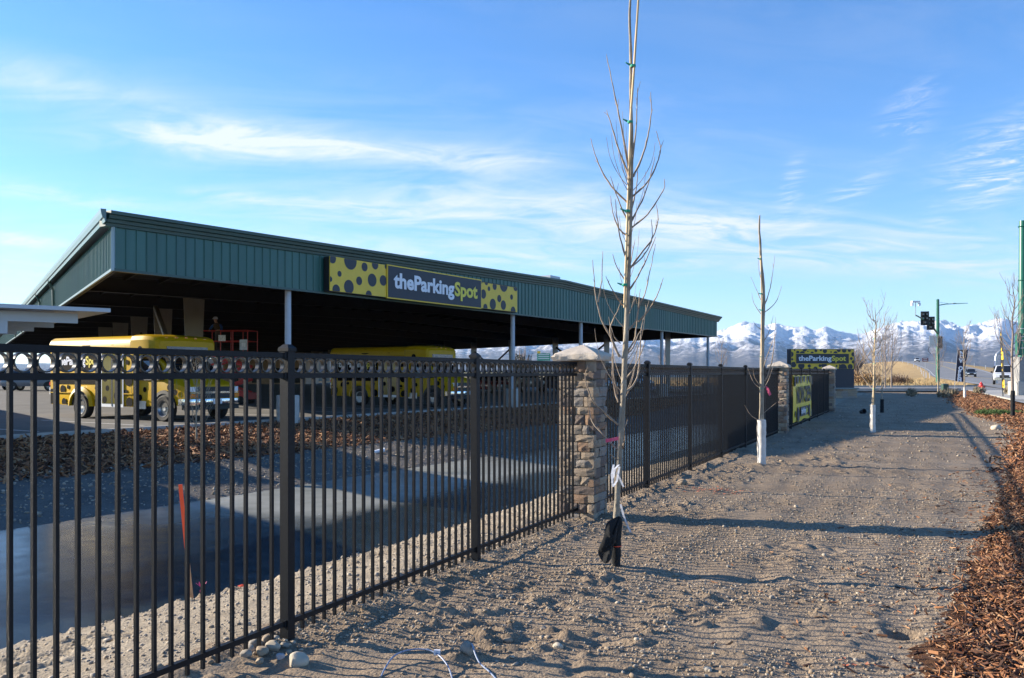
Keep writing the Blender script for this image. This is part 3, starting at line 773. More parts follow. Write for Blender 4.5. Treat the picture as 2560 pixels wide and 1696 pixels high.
def stone_wall(parent, width, z0, z1, course, ymin, Mx, seed, wmin=.11, wmax=.26, full=True, odd=0):
    """one face of ledge stones: local x across, -y outward"""
    r_ = random.Random(seed); z = z0; k = odd
    while z < z1 - .03:
        h = min(course * r_.uniform(.82, 1.18), z1 - z)
        if z1 - z - h < .05: h = z1 - z
        lim = width / 2 - (0.0 if (k % 2 == 0) else .055)
        x = -lim
        while x < lim - .02:
            w = r_.uniform(wmin, wmax)
            if lim - x - w < .09: w = lim - x
            me = STONE_ME[r_.randrange(7)][r_.choices(range(5), (3, 3, 1.6, 3, 2.2))[0]]
            o = bpy.data.objects.new('stone', me); COL.objects.link(o); o.parent = parent
            d = .072 * r_.uniform(.9, 1.15)
            o.matrix_local = Mx @ Matrix.Translation((x + w / 2, ymin + .02, z + h / 2)) @ Matrix.Diagonal((w - .006, d, h - .006, 1))
            x += w
        z += h; k += 1
def pillar(s, label, seed):
    p_ = thing('stone_pillar', label, 'pillar', fp(s), fang, 'stacked stone pillars on the fence line')
    hw = .225
    mb = MB(); mb.box(-hw + .035, hw - .035, -hw + .035, hw - .035, -.3, 1.80); mb.build('mortar_core', M_mortar, p_)
    for q in range(4):
        stone_wall(p_, 2 * hw, -.03, 1.80, .105, -hw + .02, Matrix.Rotation(q * math.pi / 2, 4, 'Z'), seed * 10 + q, odd=q % 2)
    # rough-edged sloped cap
    r_ = random.Random(seed); mb = MB(); n = 14; hs = .275
    ringpts = []
    for side in range(4):
        for i in range(n):
            t = -1 + 2 * i / n
            c = ((t, -1), (1, t), (-t, 1), (-1, -t))[side]; ringpts.append(c)
    secs = []
    for z, sc_, j in ((1.80, .96, .004), (1.815, 1.0, .008), (1.85, 1.01, .014), (1.872, .96, .012), (1.885, .90, .004)):
        secs.append([(a * hs * sc_ + r_.uniform(-j, j), b * hs * sc_ + r_.uniform(-j, j), z + r_.uniform(-j, j) * .5) for a, b in ringpts])
    for k, (z, sc_) in enumerate(((1.935, .5), (1.985, .06))):
        secs.append([(a * hs * sc_, b * hs * sc_, z) for a, b in ringpts])
    mb.loft(secs); mb.build('cap', M_cap, p_, smooth=28)
    return p_
pillar(sA, 'tan stacked stone pillar beside the tree with the black trunk wrap', 1)
pillar(sB, 'stone pillar just past the tree with the white trunk wrap, before the yellow banner', 2)
pillar(sC, 'stone pillar at the end of the fence by the low spotted ground sign', 3)

# ------------------------------------------------------------------ banner on the fence
bn0, bn1 = 9.0 * PITCH + .03, 10.82 * PITCH
M_banner = mat('banner_vinyl', (.80, .60, .05), .4, bump=.25, bscale=2.5, bdist=.05, stretch=(2.5, 1, .6))
bn = thing('fence_banner', 'yellow NOW OPEN vinyl banner with black spots tied to the fence', 'banner', fp(bn0, 0, .035), fang)
BWd = bn1 - bn0; mb = MB(); NXb = 40
secs = []
def wav(x): return -.012 - .02 * abs(math.sin(x * 2.9)) - .008 * math.sin(x * 7)
pts = []; fcs = []
for i in range(NXb + 1):
    x = BWd * i / NXb
    zt = 1.60 - .03 * abs(math.sin(x * 2.6)); zb = .17 + .02 * math.sin(x * 3.1)
    pts += [(x, wav(x), zb), (x, wav(x) * 1.6, .5 * (zb + zt)), (x, wav(x), zt)]
    if i: b = 3 * i; fcs += [(b - 3, b, b + 1, b - 2), (b - 2, b + 1, b + 2, b - 1)]
mb.add(pts, fcs); mb.build('banner_sheet', M_banner, bn, smooth=60)
I4 = Matrix.Identity(4)
yb = -.066
text_obj('lettering', 'NOW OPEN', .72, M_signdark, bn, Matrix.Translation((.42, yb, .74)), .02, fit=BWd - .8)
mb = MB(); mb.box(1.35, 3.25, yb - .004, yb, .30, .60); mb.build('logo_block', M_signdark, bn)
brand(bn, I4, 1.5, 1.6, .38, .26, y=yb - .008)
mb = MB()
for x, z, r_ in ((.15, 1.45, .2), (.75, 1.6, .28), (1.5, 1.5, .18), (2.3, 1.62, .26), (3.1, 1.5, .2), (3.8, 1.58, .24), (4.4, 1.45, .2), (.9, .36, .26), (.25, .42, .1), (3.7, .42, .2), (4.25, .3, .14)):
    MB().disc((x, z, (0, yb + .006, 0)), (1, 0, 0), (0, 0, 1), r_, 24, clip=(.02, BWd - .02, .19, 1.56)).spot(bn, M_signdark)

# ------------------------------------------------------------------ ground sign by the driveway
def at(u, v, Y): return Vector(((u - 1280) * Y / 2130, Y, EYE + (933 - v) * Y / 2130))
MY = 51.0
m0, m1 = at(1976, 900, MY), at(2139, 900, MY)
gs = thing('ground_sign', 'low charcoal monument sign with spotted yellow lettered head on a stone base', 'sign', (m0.x, MY, .18), R(3))
SW = m1.x - m0.x
mb = MB(); mb.box(0, SW, 0, .55, .60, 2.92); mb.build('sign_cabinet', M_signdark, gs)
mb = MB(); mb.box(.04, SW - .04, -.02, -.001, 1.74, 2.89); mb.build('spotted_panel', M_signyellow, gs)
mb = MB(); r_ = random.Random(4)
for x, z, q in [(.02, 2.6, .17), (.25, 2.85, .05), (.44, 2.72, .10), (.72, 2.62, .17), (.86, 2.9, .14), (1.06, 2.78, .04), (1.32, 2.68, .09), (1.55, 2.82, .09), (1.85, 2.86, .07), (2.1, 2.8, .13), (2.48, 2.74, .05), (2.75, 2.66, .13), (2.95, 2.85, .12), (3.28, 2.84, .14), (3.6, 2.84, .10), (3.85, 2.6, .13), (.18, 1.98, .17), (.66, 1.92, .20), (1.14, 1.9, .10), (1.52, 1.74, .13), (1.8, 1.92, .09), (2.05, 1.95, .17), (2.55, 1.78, .12), (2.82, 1.9, .06), (3.2, 1.76, .26), (3.65, 1.86, .16), (3.84, 2.15, .1), (3.72, 2.35, .09), (.1, 2.3, .07), (3.0, 1.95, .05)]:
    MB().disc((x, z, (0, -.024, 0)), (1, 0, 0), (0, 0, 1), q, 20, clip=(.044, SW - .044, 1.744, 2.886)).spot(gs, M_signdark)
mb = MB(); mb.box(.30, SW - .32, -.05, -.0245, 2.02, 2.66); mb.build('panel_border', M_signyellow, gs)
mb = MB(); mb.box(.33, SW - .35, -.062, -.0505, 2.05, 2.63); mb.build('lettered_panel', M_signdark, gs)
brand(gs, I4, .48, SW - 1.0, 2.22, .42, y=-.07, bold=.026)
mb = MB(); mb.box(-.35, SW + .2, -.25, .8, .52, .60); mb.build('base_cap', mat('greenish_slate_cap', (.22, .26, .26), .7, var=.1), gs)
mb = MB(); mb.box(-.25, SW + .1, -.14, .7, -.3, .52); mb.build('mortar_core', M_mortar, gs)
stone_wall(gs, SW + .4, -.05, .52, .13, -.16, Matrix.Translation(((SW - .1) / 2 - .02, 0, 0)), 77, .25, .5)

# ------------------------------------------------------------------ white carport at the left, plus two unseen ones added for shade
CC = Vector((-8.95, 19.0, 0)); c1 = Vector((-.77, -.64, 0)); c2 = Vector((-.64, .77, 0))
def carport(label, org, A, Bb, z, posts):
    cp = thing('white_carport', label, 'carport', org + c1 * (A / 2) + c2 * (Bb / 2), 0, 'flat white carport over the parking bays and unseen ones added for shade')
    off = -Vector(cp.location)
    def P(a, b, zz): return org + c1 * a + c2 * b + Vector((0, 0, zz)) + off
    mb = MB()
    q = [P(0, 0, z), P(A, 0, z), P(A, Bb, z), P(0, Bb, z)]
    mb.add(q + [x - Vector((0, 0, .085)) for x in q], [(3, 2, 1, 0), (4, 5, 6, 7), (0, 1, 5, 4), (1, 2, 6, 5), (2, 3, 7, 6), (3, 0, 4, 7)]); mb.build('roof_sheet', M_canopywhite, cp)
    nb = max(2, int(Bb / 2.6))
    for k in range(nb + 1):
        b = .55 + k * (Bb - 1.1) / nb
        mb = MB(); mb.beam(P(.55, b, z - .22), P(A - .2, b, z - .22), .07, .22); mb.build('purlin', M_canopywhite, cp)
    for a in ((3.0, A - 3.0) if A > 6 else (A - .6,)):
        mb = MB(); mb.beam(P(a, .5, z - .46), P(a, Bb - .5, z - .46), .16, .28); mb.build('girder', M_canopywhite, cp)
        for b in posts:
            mb = MB(); t = P(a, b, 0); mb.box(-.1, .1, -.1, .1, LOT_Z - .2, z - .3, 0, Matrix.Translation(t)); mb.build('post', M_canopywhite, cp)
    return cp
carport('flat white steel carport roof reaching in over the lot by the spotted bus', CC, 2.6, 8.2, 3.10, (3.0, 7.0))
carport('unseen white carport added to shade the lot', CC + c1 * 3.7 + c2 * 5.2, 12, 52, 3.10, (4, 12, 20, 28, 36, 44))  # added out of view for the shadow it throws on the lot
carport('unseen white carport added to shade the pond', CC + c1 * 5.6 + c2 * (-2.4), 9, 7.4, 3.08, (5.0,))  # unseen roof, added so the near ice falls into shade
# ------------------------------------------------------------------ shuttle buses
def wheel(parent, x, y, r_, wdt, side, rim_m=None, sidewall=None):
    M = Matrix.Translation((x, y, r_)) @ Matrix.Rotation(R(90), 4, 'X')
    mb = MB(); h = wdt / 2
    mb.lathe([(r_ * .60, -h * .9), (r_ * .9, -h), (r_ * .98, -h * .8), (r_, -h * .3), (r_, h * .3), (r_ * .98, h * .8), (r_ * .9, h), (r_ * .60, h * .9)], 28, M=M, close=True)
    w = mb.build('wheel', M_tyre, parent, smooth=40)
    mb = MB(); s = 1 if side < 0 else -1
    mb.lathe([(.001, s * h * .55), (r_ * .18, s * h * .6), (r_ * .22, s * h * .35), (r_ * .5, s * h * .30), (r_ * .58, s * h * .78), (r_ * .64, s * h * .98), (r_ * .64, s * h * .9)], 28, M=M)
    mb.build('rim', rim_m or M_rim, w, smooth=40)
    if sidewall:
        mb = MB(); mb.lathe([(r_ * .66, s * h * 1.015), (r_ * .90, s * h * 1.03)], 28, M=M); mb.build('white_sidewall', sidewall, w)
    return w
def half(ps): return [(y, z) for y, z in ps] + [(-y, z) for y, z in reversed(ps)]
def make_bus():
    bus = thing('shuttle_bus', 'x', 'bus')
    # passenger box
    prof = half([(-1.10, .42), (-1.14, .50), (-1.15, 1.0), (-1.15, 2.18), (-1.19, 2.22), (-1.188, 2.40), (-1.13, 2.52), (-1.0, 2.595), (-.5, 2.62), (-.05, 2.63)])
    mb = MB(); secs = []
    for x, k, dz in ((-1.78, .97, -.03), (-1.72, 1, 0), (2.62, 1, 0)):
        secs.append([(x, y * k, (z + dz if z > 2.0 else z)) for y, z in prof])
    mb.loft(secs); mb.build('body', M_yellow, bus, smooth=35)
    for xs_ in (2.53, -1.66):
        mb = MB(); mb.loft([[(xs_ + d_, y * 1.004, z * 1.0015) for y, z in prof] for d_ in (0, .012)], cap=False); mb.build('panel_seam', M_blacktrim, bus)
    # front cap over the cab
    mb = MB(); secs = []
    for x, hw, zb, zt in ((2.55, 1.195, 1.9, 2.64), (3.05, 1.19, 1.92, 2.645), (3.38, 1.16, 1.97, 2.62), (3.58, 1.09, 2.0, 2.55), (3.66, 1.0, 2.03, 2.44)):
        pr = half([(-hw * .96, zb), (-hw, zb + .1), (-hw, zb + .74 * (zt - zb)), (-hw * .95, zb + .91 * (zt - zb)), (-hw * .84, zt - .02), (-.05, zt)])
        secs.append([(x, y, z) for y, z in pr])
    mb.loft(secs); cap = mb.build('front_cap', M_yellow, bus, smooth=20)
    for y in (-.7, -.35, 0, .35, .7):
        mb = MB(); mb.box(3.54, 3.60, y - .05, y + .05, 2.53 - .05 * abs(y), 2.565 - .05 * abs(y)); mb.build('marker_light', M_amber, cap)
    mb = MB(); mb.box(3.62, 3.675, -.75, .75, 2.06, 2.26); mb.build('destination_glass', mat('destination_blue_glass', (.05, .08, .16), .1, spec=.7), cap)
    # cab
    mb = MB(); secs = []
    for x, hw, hb, zb, zt in ((2.5, .98, 1.02, .45, 2.0), (3.25, .90, 1.01, .45, 1.98), (3.62, .86, 1.01, .45, 1.80), (4.12, .84, 1.00, .48, 1.36), (4.3, .86, .99, .48, 1.27), (4.72, .84, .97, .50, 1.17), (4.86, .80, .94, .52, 1.08)):
        pr = half([(-hb * .97, zb), (-hb, zb + .15), (-hb, min(1.22, zt - .12)), (-hw, zt - .04), (-hw * .85, zt), (-.03, zt + .02)])
        secs.append([(x, y, z) for y, z in pr])
    mb.loft(secs); cab = mb.build('cab', M_yellow, bus, smooth=38)
    # windscreen, side windows
    mb = MB(); e = .012
    mb.add([(3.60 + e, -.80, 1.82 + e), (4.13 + e, -.82, 1.375 + e), (4.13 + e, .82, 1.375 + e), (3.60 + e, .80, 1.82 + e), (3.30, -.82, 1.99), (3.30, .82, 1.99)], [(0, 1, 2, 3), (4, 0, 3, 5)])
    mb.build('windscreen', M_glass, cab)
    for s in (-1, 1):
        mb = MB(); y0 = s * 1.022
        q = [(2.72, y0, 1.24), (3.88, y0, 1.26), (3.62, s * .955, 1.66), (3.35, s * .92, 1.88), (2.72, s * .96, 1.88)]
        mb.add(q if s < 0 else q[::-1], [(0, 1, 2, 3, 4)]); d_ = mb.build('door_window', M_glass, cab)
        mb = MB()
        for a, b in zip(q, q[1:] + q[:1]): mb.beam(Vector(a) + Vector((0, s * .004, 0)), Vector(b) + Vector((0, s * .004, 0)), .05, .03)
        mb.build('window_frame', M_blacktrim, d_)
        mb = MB(); mb.box(3.55, 3.70, s * 1.08 - .03 if s > 0 else s * 1.30, s * 1.30 if s > 0 else s * 1.08 + .03, 1.30, 1.62); mb.beam((3.62, s * 1.0, 1.35), (3.62, s * 1.12, 1.42), .03, .03); mb.build('mirror', M_blacktrim, cab)
    # tall passenger window by the cab seam and lower step
    mb = MB(); mb.box(2.52, 3.05, -1.03, -1.012, .36, .60); mb.build('step_plate', M_galv, bus)
    # grille, lamps, bumper
    mb = MB(); mb.box(4.80, 4.90, -.62, .62, .70, 1.04); g = mb.build('grille', M_blacktrim, cab)
    mb = MB(); mb.box(4.88, 4.925, -.86, .86, .84, .90); mb.build('grille_bar', M_chrome, g)
    for s in (-1, 1):
        mb = MB(); mb.box(4.76, 4.895, min(s * .60, s * .90), max(s * .60, s * .90), .90, 1.04); mb.build('headlight', M_lens, cab)
        mb = MB(); mb.box(4.74, 4.90, min(s * .60, s * .93), max(s * .60, s * .93), .72, .83); mb.build('turn_signal', M_amber, cab)
    mb = MB(); secs = []
    for x, y in ((4.60, -1.0), (4.85, -.98), (4.99, -.80), (5.03, 0), (4.99, .80), (4.85, .98), (4.60, 1.0)):
        secs.append([(x, y, .50), (x + .02, y, .58), (x, y, .68), (x - .08, y, .68), (x - .08, y, .50)])
    mb.loft(secs); bm = mb.build('bumper', M_chrome, bus, smooth=50)
    mb = MB(); mb.box(4.55, 4.93, -.9, .9, .36, .50); mb.build('air_dam', M_blacktrim, bus)
    mb = MB(); mb.box(5.035, 5.05, -.16, .16, .53, .67); mb.build('number_plate', M_plate, bm)
    # side glazing band with lettering, lower slogan block
    for s in (-1,):
        y0 = s * 1.162
        mb = MB(); mb.box(-1.34, 1.0, y0 - .006, y0, 1.53, 2.14); pnl = mb.build('side_window', M_dot, bus)
        Mf = frame((0, y0 - .012, 0), (1, 0, 0))
        brand(pnl, Mf, -1.27, 2.18, 1.72, .37, y=0, bold=.03)
        mb = MB(); mb.box(-1.34, 1.0, y0 - .006, y0, 1.10, 1.46); p2 = mb.build('slogan_block', M_dot, bus)
        text_obj('lettering', 'WE HAVE AIRPORT PARKING COVERED.', .13, M_signwhite, p2, Mf @ Matrix.Translation((-1.26, 0, 1.25)), .02, fit=2.1)
        # passenger door in a white frame
        mb = MB(); mb.box(1.06, 2.18, y0 - .02, y0, .40, 2.16); dr = mb.build('passenger_door', M_white, bus)
        for a, b in ((1.12, 1.58), (1.66, 2.12)):
            mb = MB(); mb.box(a, b, y0 - .028, y0 - .021, .50, 2.10); mb.build('door_glass', mat('door_olive_glass', (.14, .12, .02), .12, spec=.6), dr)
        mb = MB(); mb.box(1.605, 1.635, y0 - .034, y0 - .021, .42, 2.14); mb.build('door_seal', M_blacktrim, dr)
        for a, b in ((-1.72, -.62), (.66, 1.05), (2.19, 2.62)): MB().box(a, b, y0 - .02, y0 + .01, .80, .83).build('belt_moulding', M_yellow, bus)
        mb = MB()
        for x, z, q in ((-1.42, 1.62, .2), (-1.60, .68, .26), (-1.02, .92, .14), (-.72, 1.0, .07), (-.95, .52, .12), (.78, .98, .07), (.86, .58, .15), (2.42, 1.25, .20), (2.28, .85, .1), (2.45, .55, .16), (-1.55, 2.1, .1), (2.4, 2.06, .12), (2.35, 1.78, .08), (-1.5, 1.2, .09)):
            MB().disc((x, z, (0, y0 - .003, 0)), (1, 0, 0), (0, 0, 1), q, 24, clip=(-1.70, 2.60, .44, 2.17)).spot(bus, M_dot)
        for x, z, q in ((1.26, .62, .11), (1.40, .98, .09), (1.28, 1.3, .12), (1.86, .75, .13), (1.84, 1.5, .1)):
            MB().disc((x, z, (0, y0 - .031, 0)), (1, 0, 0), (0, 0, 1), q, 20, clip=(1.13, 2.11, .51, 2.09)).spot(dr, M_dot)
        for x, z, q in ((3.0, .95, .08), (4.15, 1.02, .10), (4.42, .88, .09), (2.78, .7, .1), (4.25, 1.2, .06)):
            MB().disc((x, z, (0, -1.026, 0)), (1, 0, 0), (0, 0, 1), q, 20, clip=(2.7, 4.6, .6, 1.2)).spot(bus, M_dot)
        # spots wrapped over the roof edge
        for x, q in ((-1.4, .14), (-1.1, .12), (.3, .26), (1.65, .15)):
            n = 18; ps = []
            for k in range(n):
                a = 2 * math.pi * k / n; ps.append((x + q * math.cos(a), -1.135 + .045 * math.sin(a) * q / .2 - .0, 2.385 + .085 * math.sin(a) * q / .2 + .006))
            ps = [(p_[0], -1.197 + (p_[2] - 2.31) * .26, p_[2] - .01) for p_ in ps]
            MB().add(ps, [tuple(range(n))]).spot(bus, M_dot)
        for x, z, q in ((3.0, 2.16, .11),): MB().disc((x, z, (0, -1.192, 0)), (1, 0, 0), (0, 0, 1), q, 18).spot(bus, M_dot)
    # rear lamps, wheel-arch flares, wheels
    for z, m_ in ((1.05, M_redlens), (.88, M_lens), (.75, M_lens)):
        mb = MB(); mb.box(-1.83, -1.77, -1.13, -1.0, z, z + .1); mb.build('rear_lamp', m_, bus)
    for s in (-1, 1):
        mb = MB(); secs = []
        for k in range(13):
            a = math.pi * k / 12; c_, s_ = math.cos(a), math.sin(a)
            secs.append([(.54 * c_, s * 1.10, .40 + .50 * s_), (.54 * c_, s * 1.25, .40 + .50 * s_), (.66 * c_, s * 1.20, .40 + .62 * s_), (.66 * c_, s * 1.10, .40 + .62 * s_)])
        mb.loft(secs); mb.build('wheel_arch', M_yellow, bus, smooth=45)
        mb = MB(); secs = []
        for k in range(13):
            a = math.pi * k / 12; c_, s_ = math.cos(a), math.sin(a)
            secs.append([(3.9 + .42 * c_, s * .98, .42 + .42 * s_), (3.9 + .42 * c_, s * 1.05, .42 + .42 * s_), (3.9 + .52 * c_, s * 1.045, .42 + .52 * s_), (3.9 + .52 * c_, s * .98, .42 + .52 * s_)])
        mb.loft(secs); mb.build('wheel_arch', M_blacktrim, bus, smooth=45)
        mb = MB(); mb.disc((0, .45, (0, s * 1.164, 0)), (1, 0, 0), (0, 0, 1), .54, 28, clip=(-.6, .6, .42, 1.1)); mb.build('wheel_well', M_blacktrim, bus)
        mb = MB(); mb.disc((3.9, .45, (0, s * 1.03, 0)), (1, 0, 0), (0, 0, 1), .42, 28, clip=(3.3, 4.4, .44, 1.1)); mb.build('wheel_well', M_blacktrim, bus)
        wheel(bus, 0, s * 1.075, .39, .26, s, M_whitewheel if s < 0 else None)
        wheel(bus, 3.9, s * .95, .39, .24, s)
    return bus
HB = math.atan2(-.515, .857)
def bus_origin(fx, fy):         # from the near front wheel to the rear axle centre
    h = Vector((.857, -.515, 0)); rt = Vector((-.515, -.857, 0))
    return Vector((fx, fy, LOT_Z)) - h * 3.9 - rt * 1.0
bus1 = make_bus()
bus1.scale = (1.06, 1.06, 1.06); bus1.location = bus_origin(-11.15, 27.1); bus1.rotation_euler = (0, 0, HB)
tag(bus1, 'yellow black-spotted shuttle bus in the sun beside the white carport', 'bus', 'spotted yellow shuttle buses')
bus2 = copy_tree(bus1); bus2.location = bus_origin(-3.7, 38.4)
tag(bus2, 'yellow black-spotted shuttle bus in the shade under the lettered fascia sign', 'bus')

# ------------------------------------------------------------------ scissor lift and the worker on it
sl = thing('scissor_lift', 'red scissor lift raised behind the sunlit shuttle bus', 'lift', (-14.25, 43.0, LOT_Z), R(-8))
mb = MB(); mb.box(-1.2, 1.2, -.55, .55, .22, .55); mb.box(-1.15, 1.15, -.6, .6, .30, .42); mb.build('chassis', M_redsteel, sl)
for x in (-.85, .85):
    for y in (-.52, .52):
        mb = MB(); mb.lathe([(.001, -.09), (.2, -.09), (.2, .09), (.001, .09)], 18, M=Matrix.Translation((x, y, .2)) @ Matrix.Rotation(R(90), 4, 'X')); mb.build('wheel', M_tyre, sl, smooth=40)
PZ = 2.58
for k in range(3):
    z0 = .55 + k * .66; z1 = z0 + .66
    for y in (-.42, .42):
        for a, b in ((-1.0, 1.0), (1.0, -1.0)):
            mb = MB(); mb.beam((a, y, z0), (b, y + .06 * (1 if a < 0 else -1), z1), .05, .11); mb.build('scissor_arm', M_redsteel, sl)
mb = MB(); mb.box(-1.25, 1.25, -.58, .58, PZ - .09, PZ); plat = mb.build('platform', M_blacktrim, sl)
for y in (-.56, .56):
    for x in (-1.22, -.2, .45, 1.22):
        mb = MB(); mb.tube([(x, y, PZ), (x, y, PZ + 1.08)], .024, 6); mb.build('guard_post', M_redsteel, plat)
    for z in (.55, 1.08):
        mb = MB(); mb.tube([(-1.22, y, PZ + z), (1.22, y, PZ + z)], .022, 6); mb.build('guard_rail', M_redsteel, plat)
for x in (-1.22, 1.22):
    for z in (.55, 1.08):
        mb = MB(); mb.tube([(x, -.56, PZ + z), (x, .56, PZ + z)], .022, 6); mb.build('guard_rail', M_redsteel, plat)
mb = MB(); mb.box(.82, 1.22, -.60, -.5, PZ + .1, PZ + .62); cb = mb.build('control_box', M_galv, plat)
mb = MB(); mb.box(.92, 1.14, -.612, -.602, PZ + .26, PZ + .46); mb.build('notice', M_plate, cb)
mb = MB(); mb.box(-.3, .08, -.60, -.585, PZ + .55, PZ + .85); mb.build('notice', M_plate, plat)
# person, leaning over the rail
pe = thing('person', 'person in brown vest, blue sleeves and white cap leaning over the red lift rail', 'person', Vector((-14.25, 43.0, LOT_Z + PZ)) + Vector((-.55, -.02, 0)), R(-8))
sk = [((0, 0, .92), .15), ((0, -.06, 1.08), .15), ((0, -.16, 1.28), .17), ((.0, -.22, 1.42), .10), ((0, -.27, 1.50), .058), ((.0, -.31, 1.56), .085), ((.0, -.34, 1.66), .095), ((0, -.33, 1.72), .06),
      ((-.10, .02, .86), .11), ((-.11, -.02, .48), .075), ((-.12, .06, .09), .05), ((-.12, -.10, .04), .045),
      ((.10, .02, .86), .11), ((.12, .0, .48), .075), ((.14, .08, .09), .05), ((.15, -.08, .04), .045),
      ((-.20, -.18, 1.38), .075), ((-.31, -.30, 1.14), .05), ((-.22, -.50, 1.08), .036), ((-.19, -.56, 1.08), .032),
      ((.20, -.18, 1.38), .075), ((.33, -.28, 1.16), .05), ((.26, -.48, 1.09), .036), ((.23, -.54, 1.09), .032)]
ed = [(0, 1), (1, 2), (2, 3), (3, 4), (4, 5), (5, 6), (6, 7), (0, 8), (8, 9), (9, 10), (10, 11), (0, 12), (12, 13), (13, 14), (14, 15), (2, 16), (16, 17), (17, 18), (18, 19), (2, 20), (20, 21), (21, 22), (22, 23)]
fv = len(sk)
for s, wx in ((-1, 19), (1, 23)):                     # fingers curled round the rail
    bx, by, bz = sk[wx][0]
    for k in range(5):
        sk.append(((bx + (k - 2) * .02, by - .05 - (.012 if 0 < k < 4 else 0), bz + (.012 if k else -.01)), .0095)); a = len(sk) - 1
        sk.append(((bx + (k - 2) * .022, by - .075, bz - .03), .008)); ed += [(wx, a), (a, a + 1)]
me = bpy.data.meshes.new('person_body'); me.from_pydata([q[0] for q in sk], ed, []); me.update()
tmp = bpy.data.objects.new('tmp_person', me); COL.objects.link(tmp)
md = tmp.modifiers.new('skin', 'SKIN')
for i, q in enumerate(sk):
    v = me.skin_vertices[0].data[i]; v.radius = (q[1], q[1] * (.75 if i in (0, 1, 2) else 1)); v.use_root = (i == 0)
tmp.modifiers.new('sub', 'SUBSURF').levels = 2
dg = bpy.context.evaluated_depsgraph_get(); dg.update()
bm_ = bpy.data.meshes.new_from_object(tmp.evaluated_get(dg)); bpy.data.objects.remove(tmp)
bm_.materials.clear()
for m_ in (mat('brown_vest', (.07, .05, .035), .9, var=.2, vscale=20), mat('blue_sleeve', (.03, .10, .32), .85, var=.15, vscale=20), mat('work_trousers', (.045, .04, .04), .9), mat('skin', (.45, .27, .19), .6)): bm_.materials.append(m_)
for f in bm_.polygons:
    c = f.center
    f.material_index = 3 if (c.z > 1.47 and abs(c.x) < .13) or c.y < -.47 else 1 if abs(c.x) > .17 and c.z > 1.0 else 2 if c.z < .93 else 0
    f.use_smooth = True
body = link('body', bm_, pe)
mb = MB(); mb.lathe([(.115, 1.655), (.118, 1.70), (.10, 1.755), (.06, 1.785), (.001, 1.79)], 16, M=Matrix.Translation((0, -.335, 0))); mb.box(-.08, .08, -.53, -.40, 1.66, 1.672); mb.build('cap', M_white, pe, smooth=40)

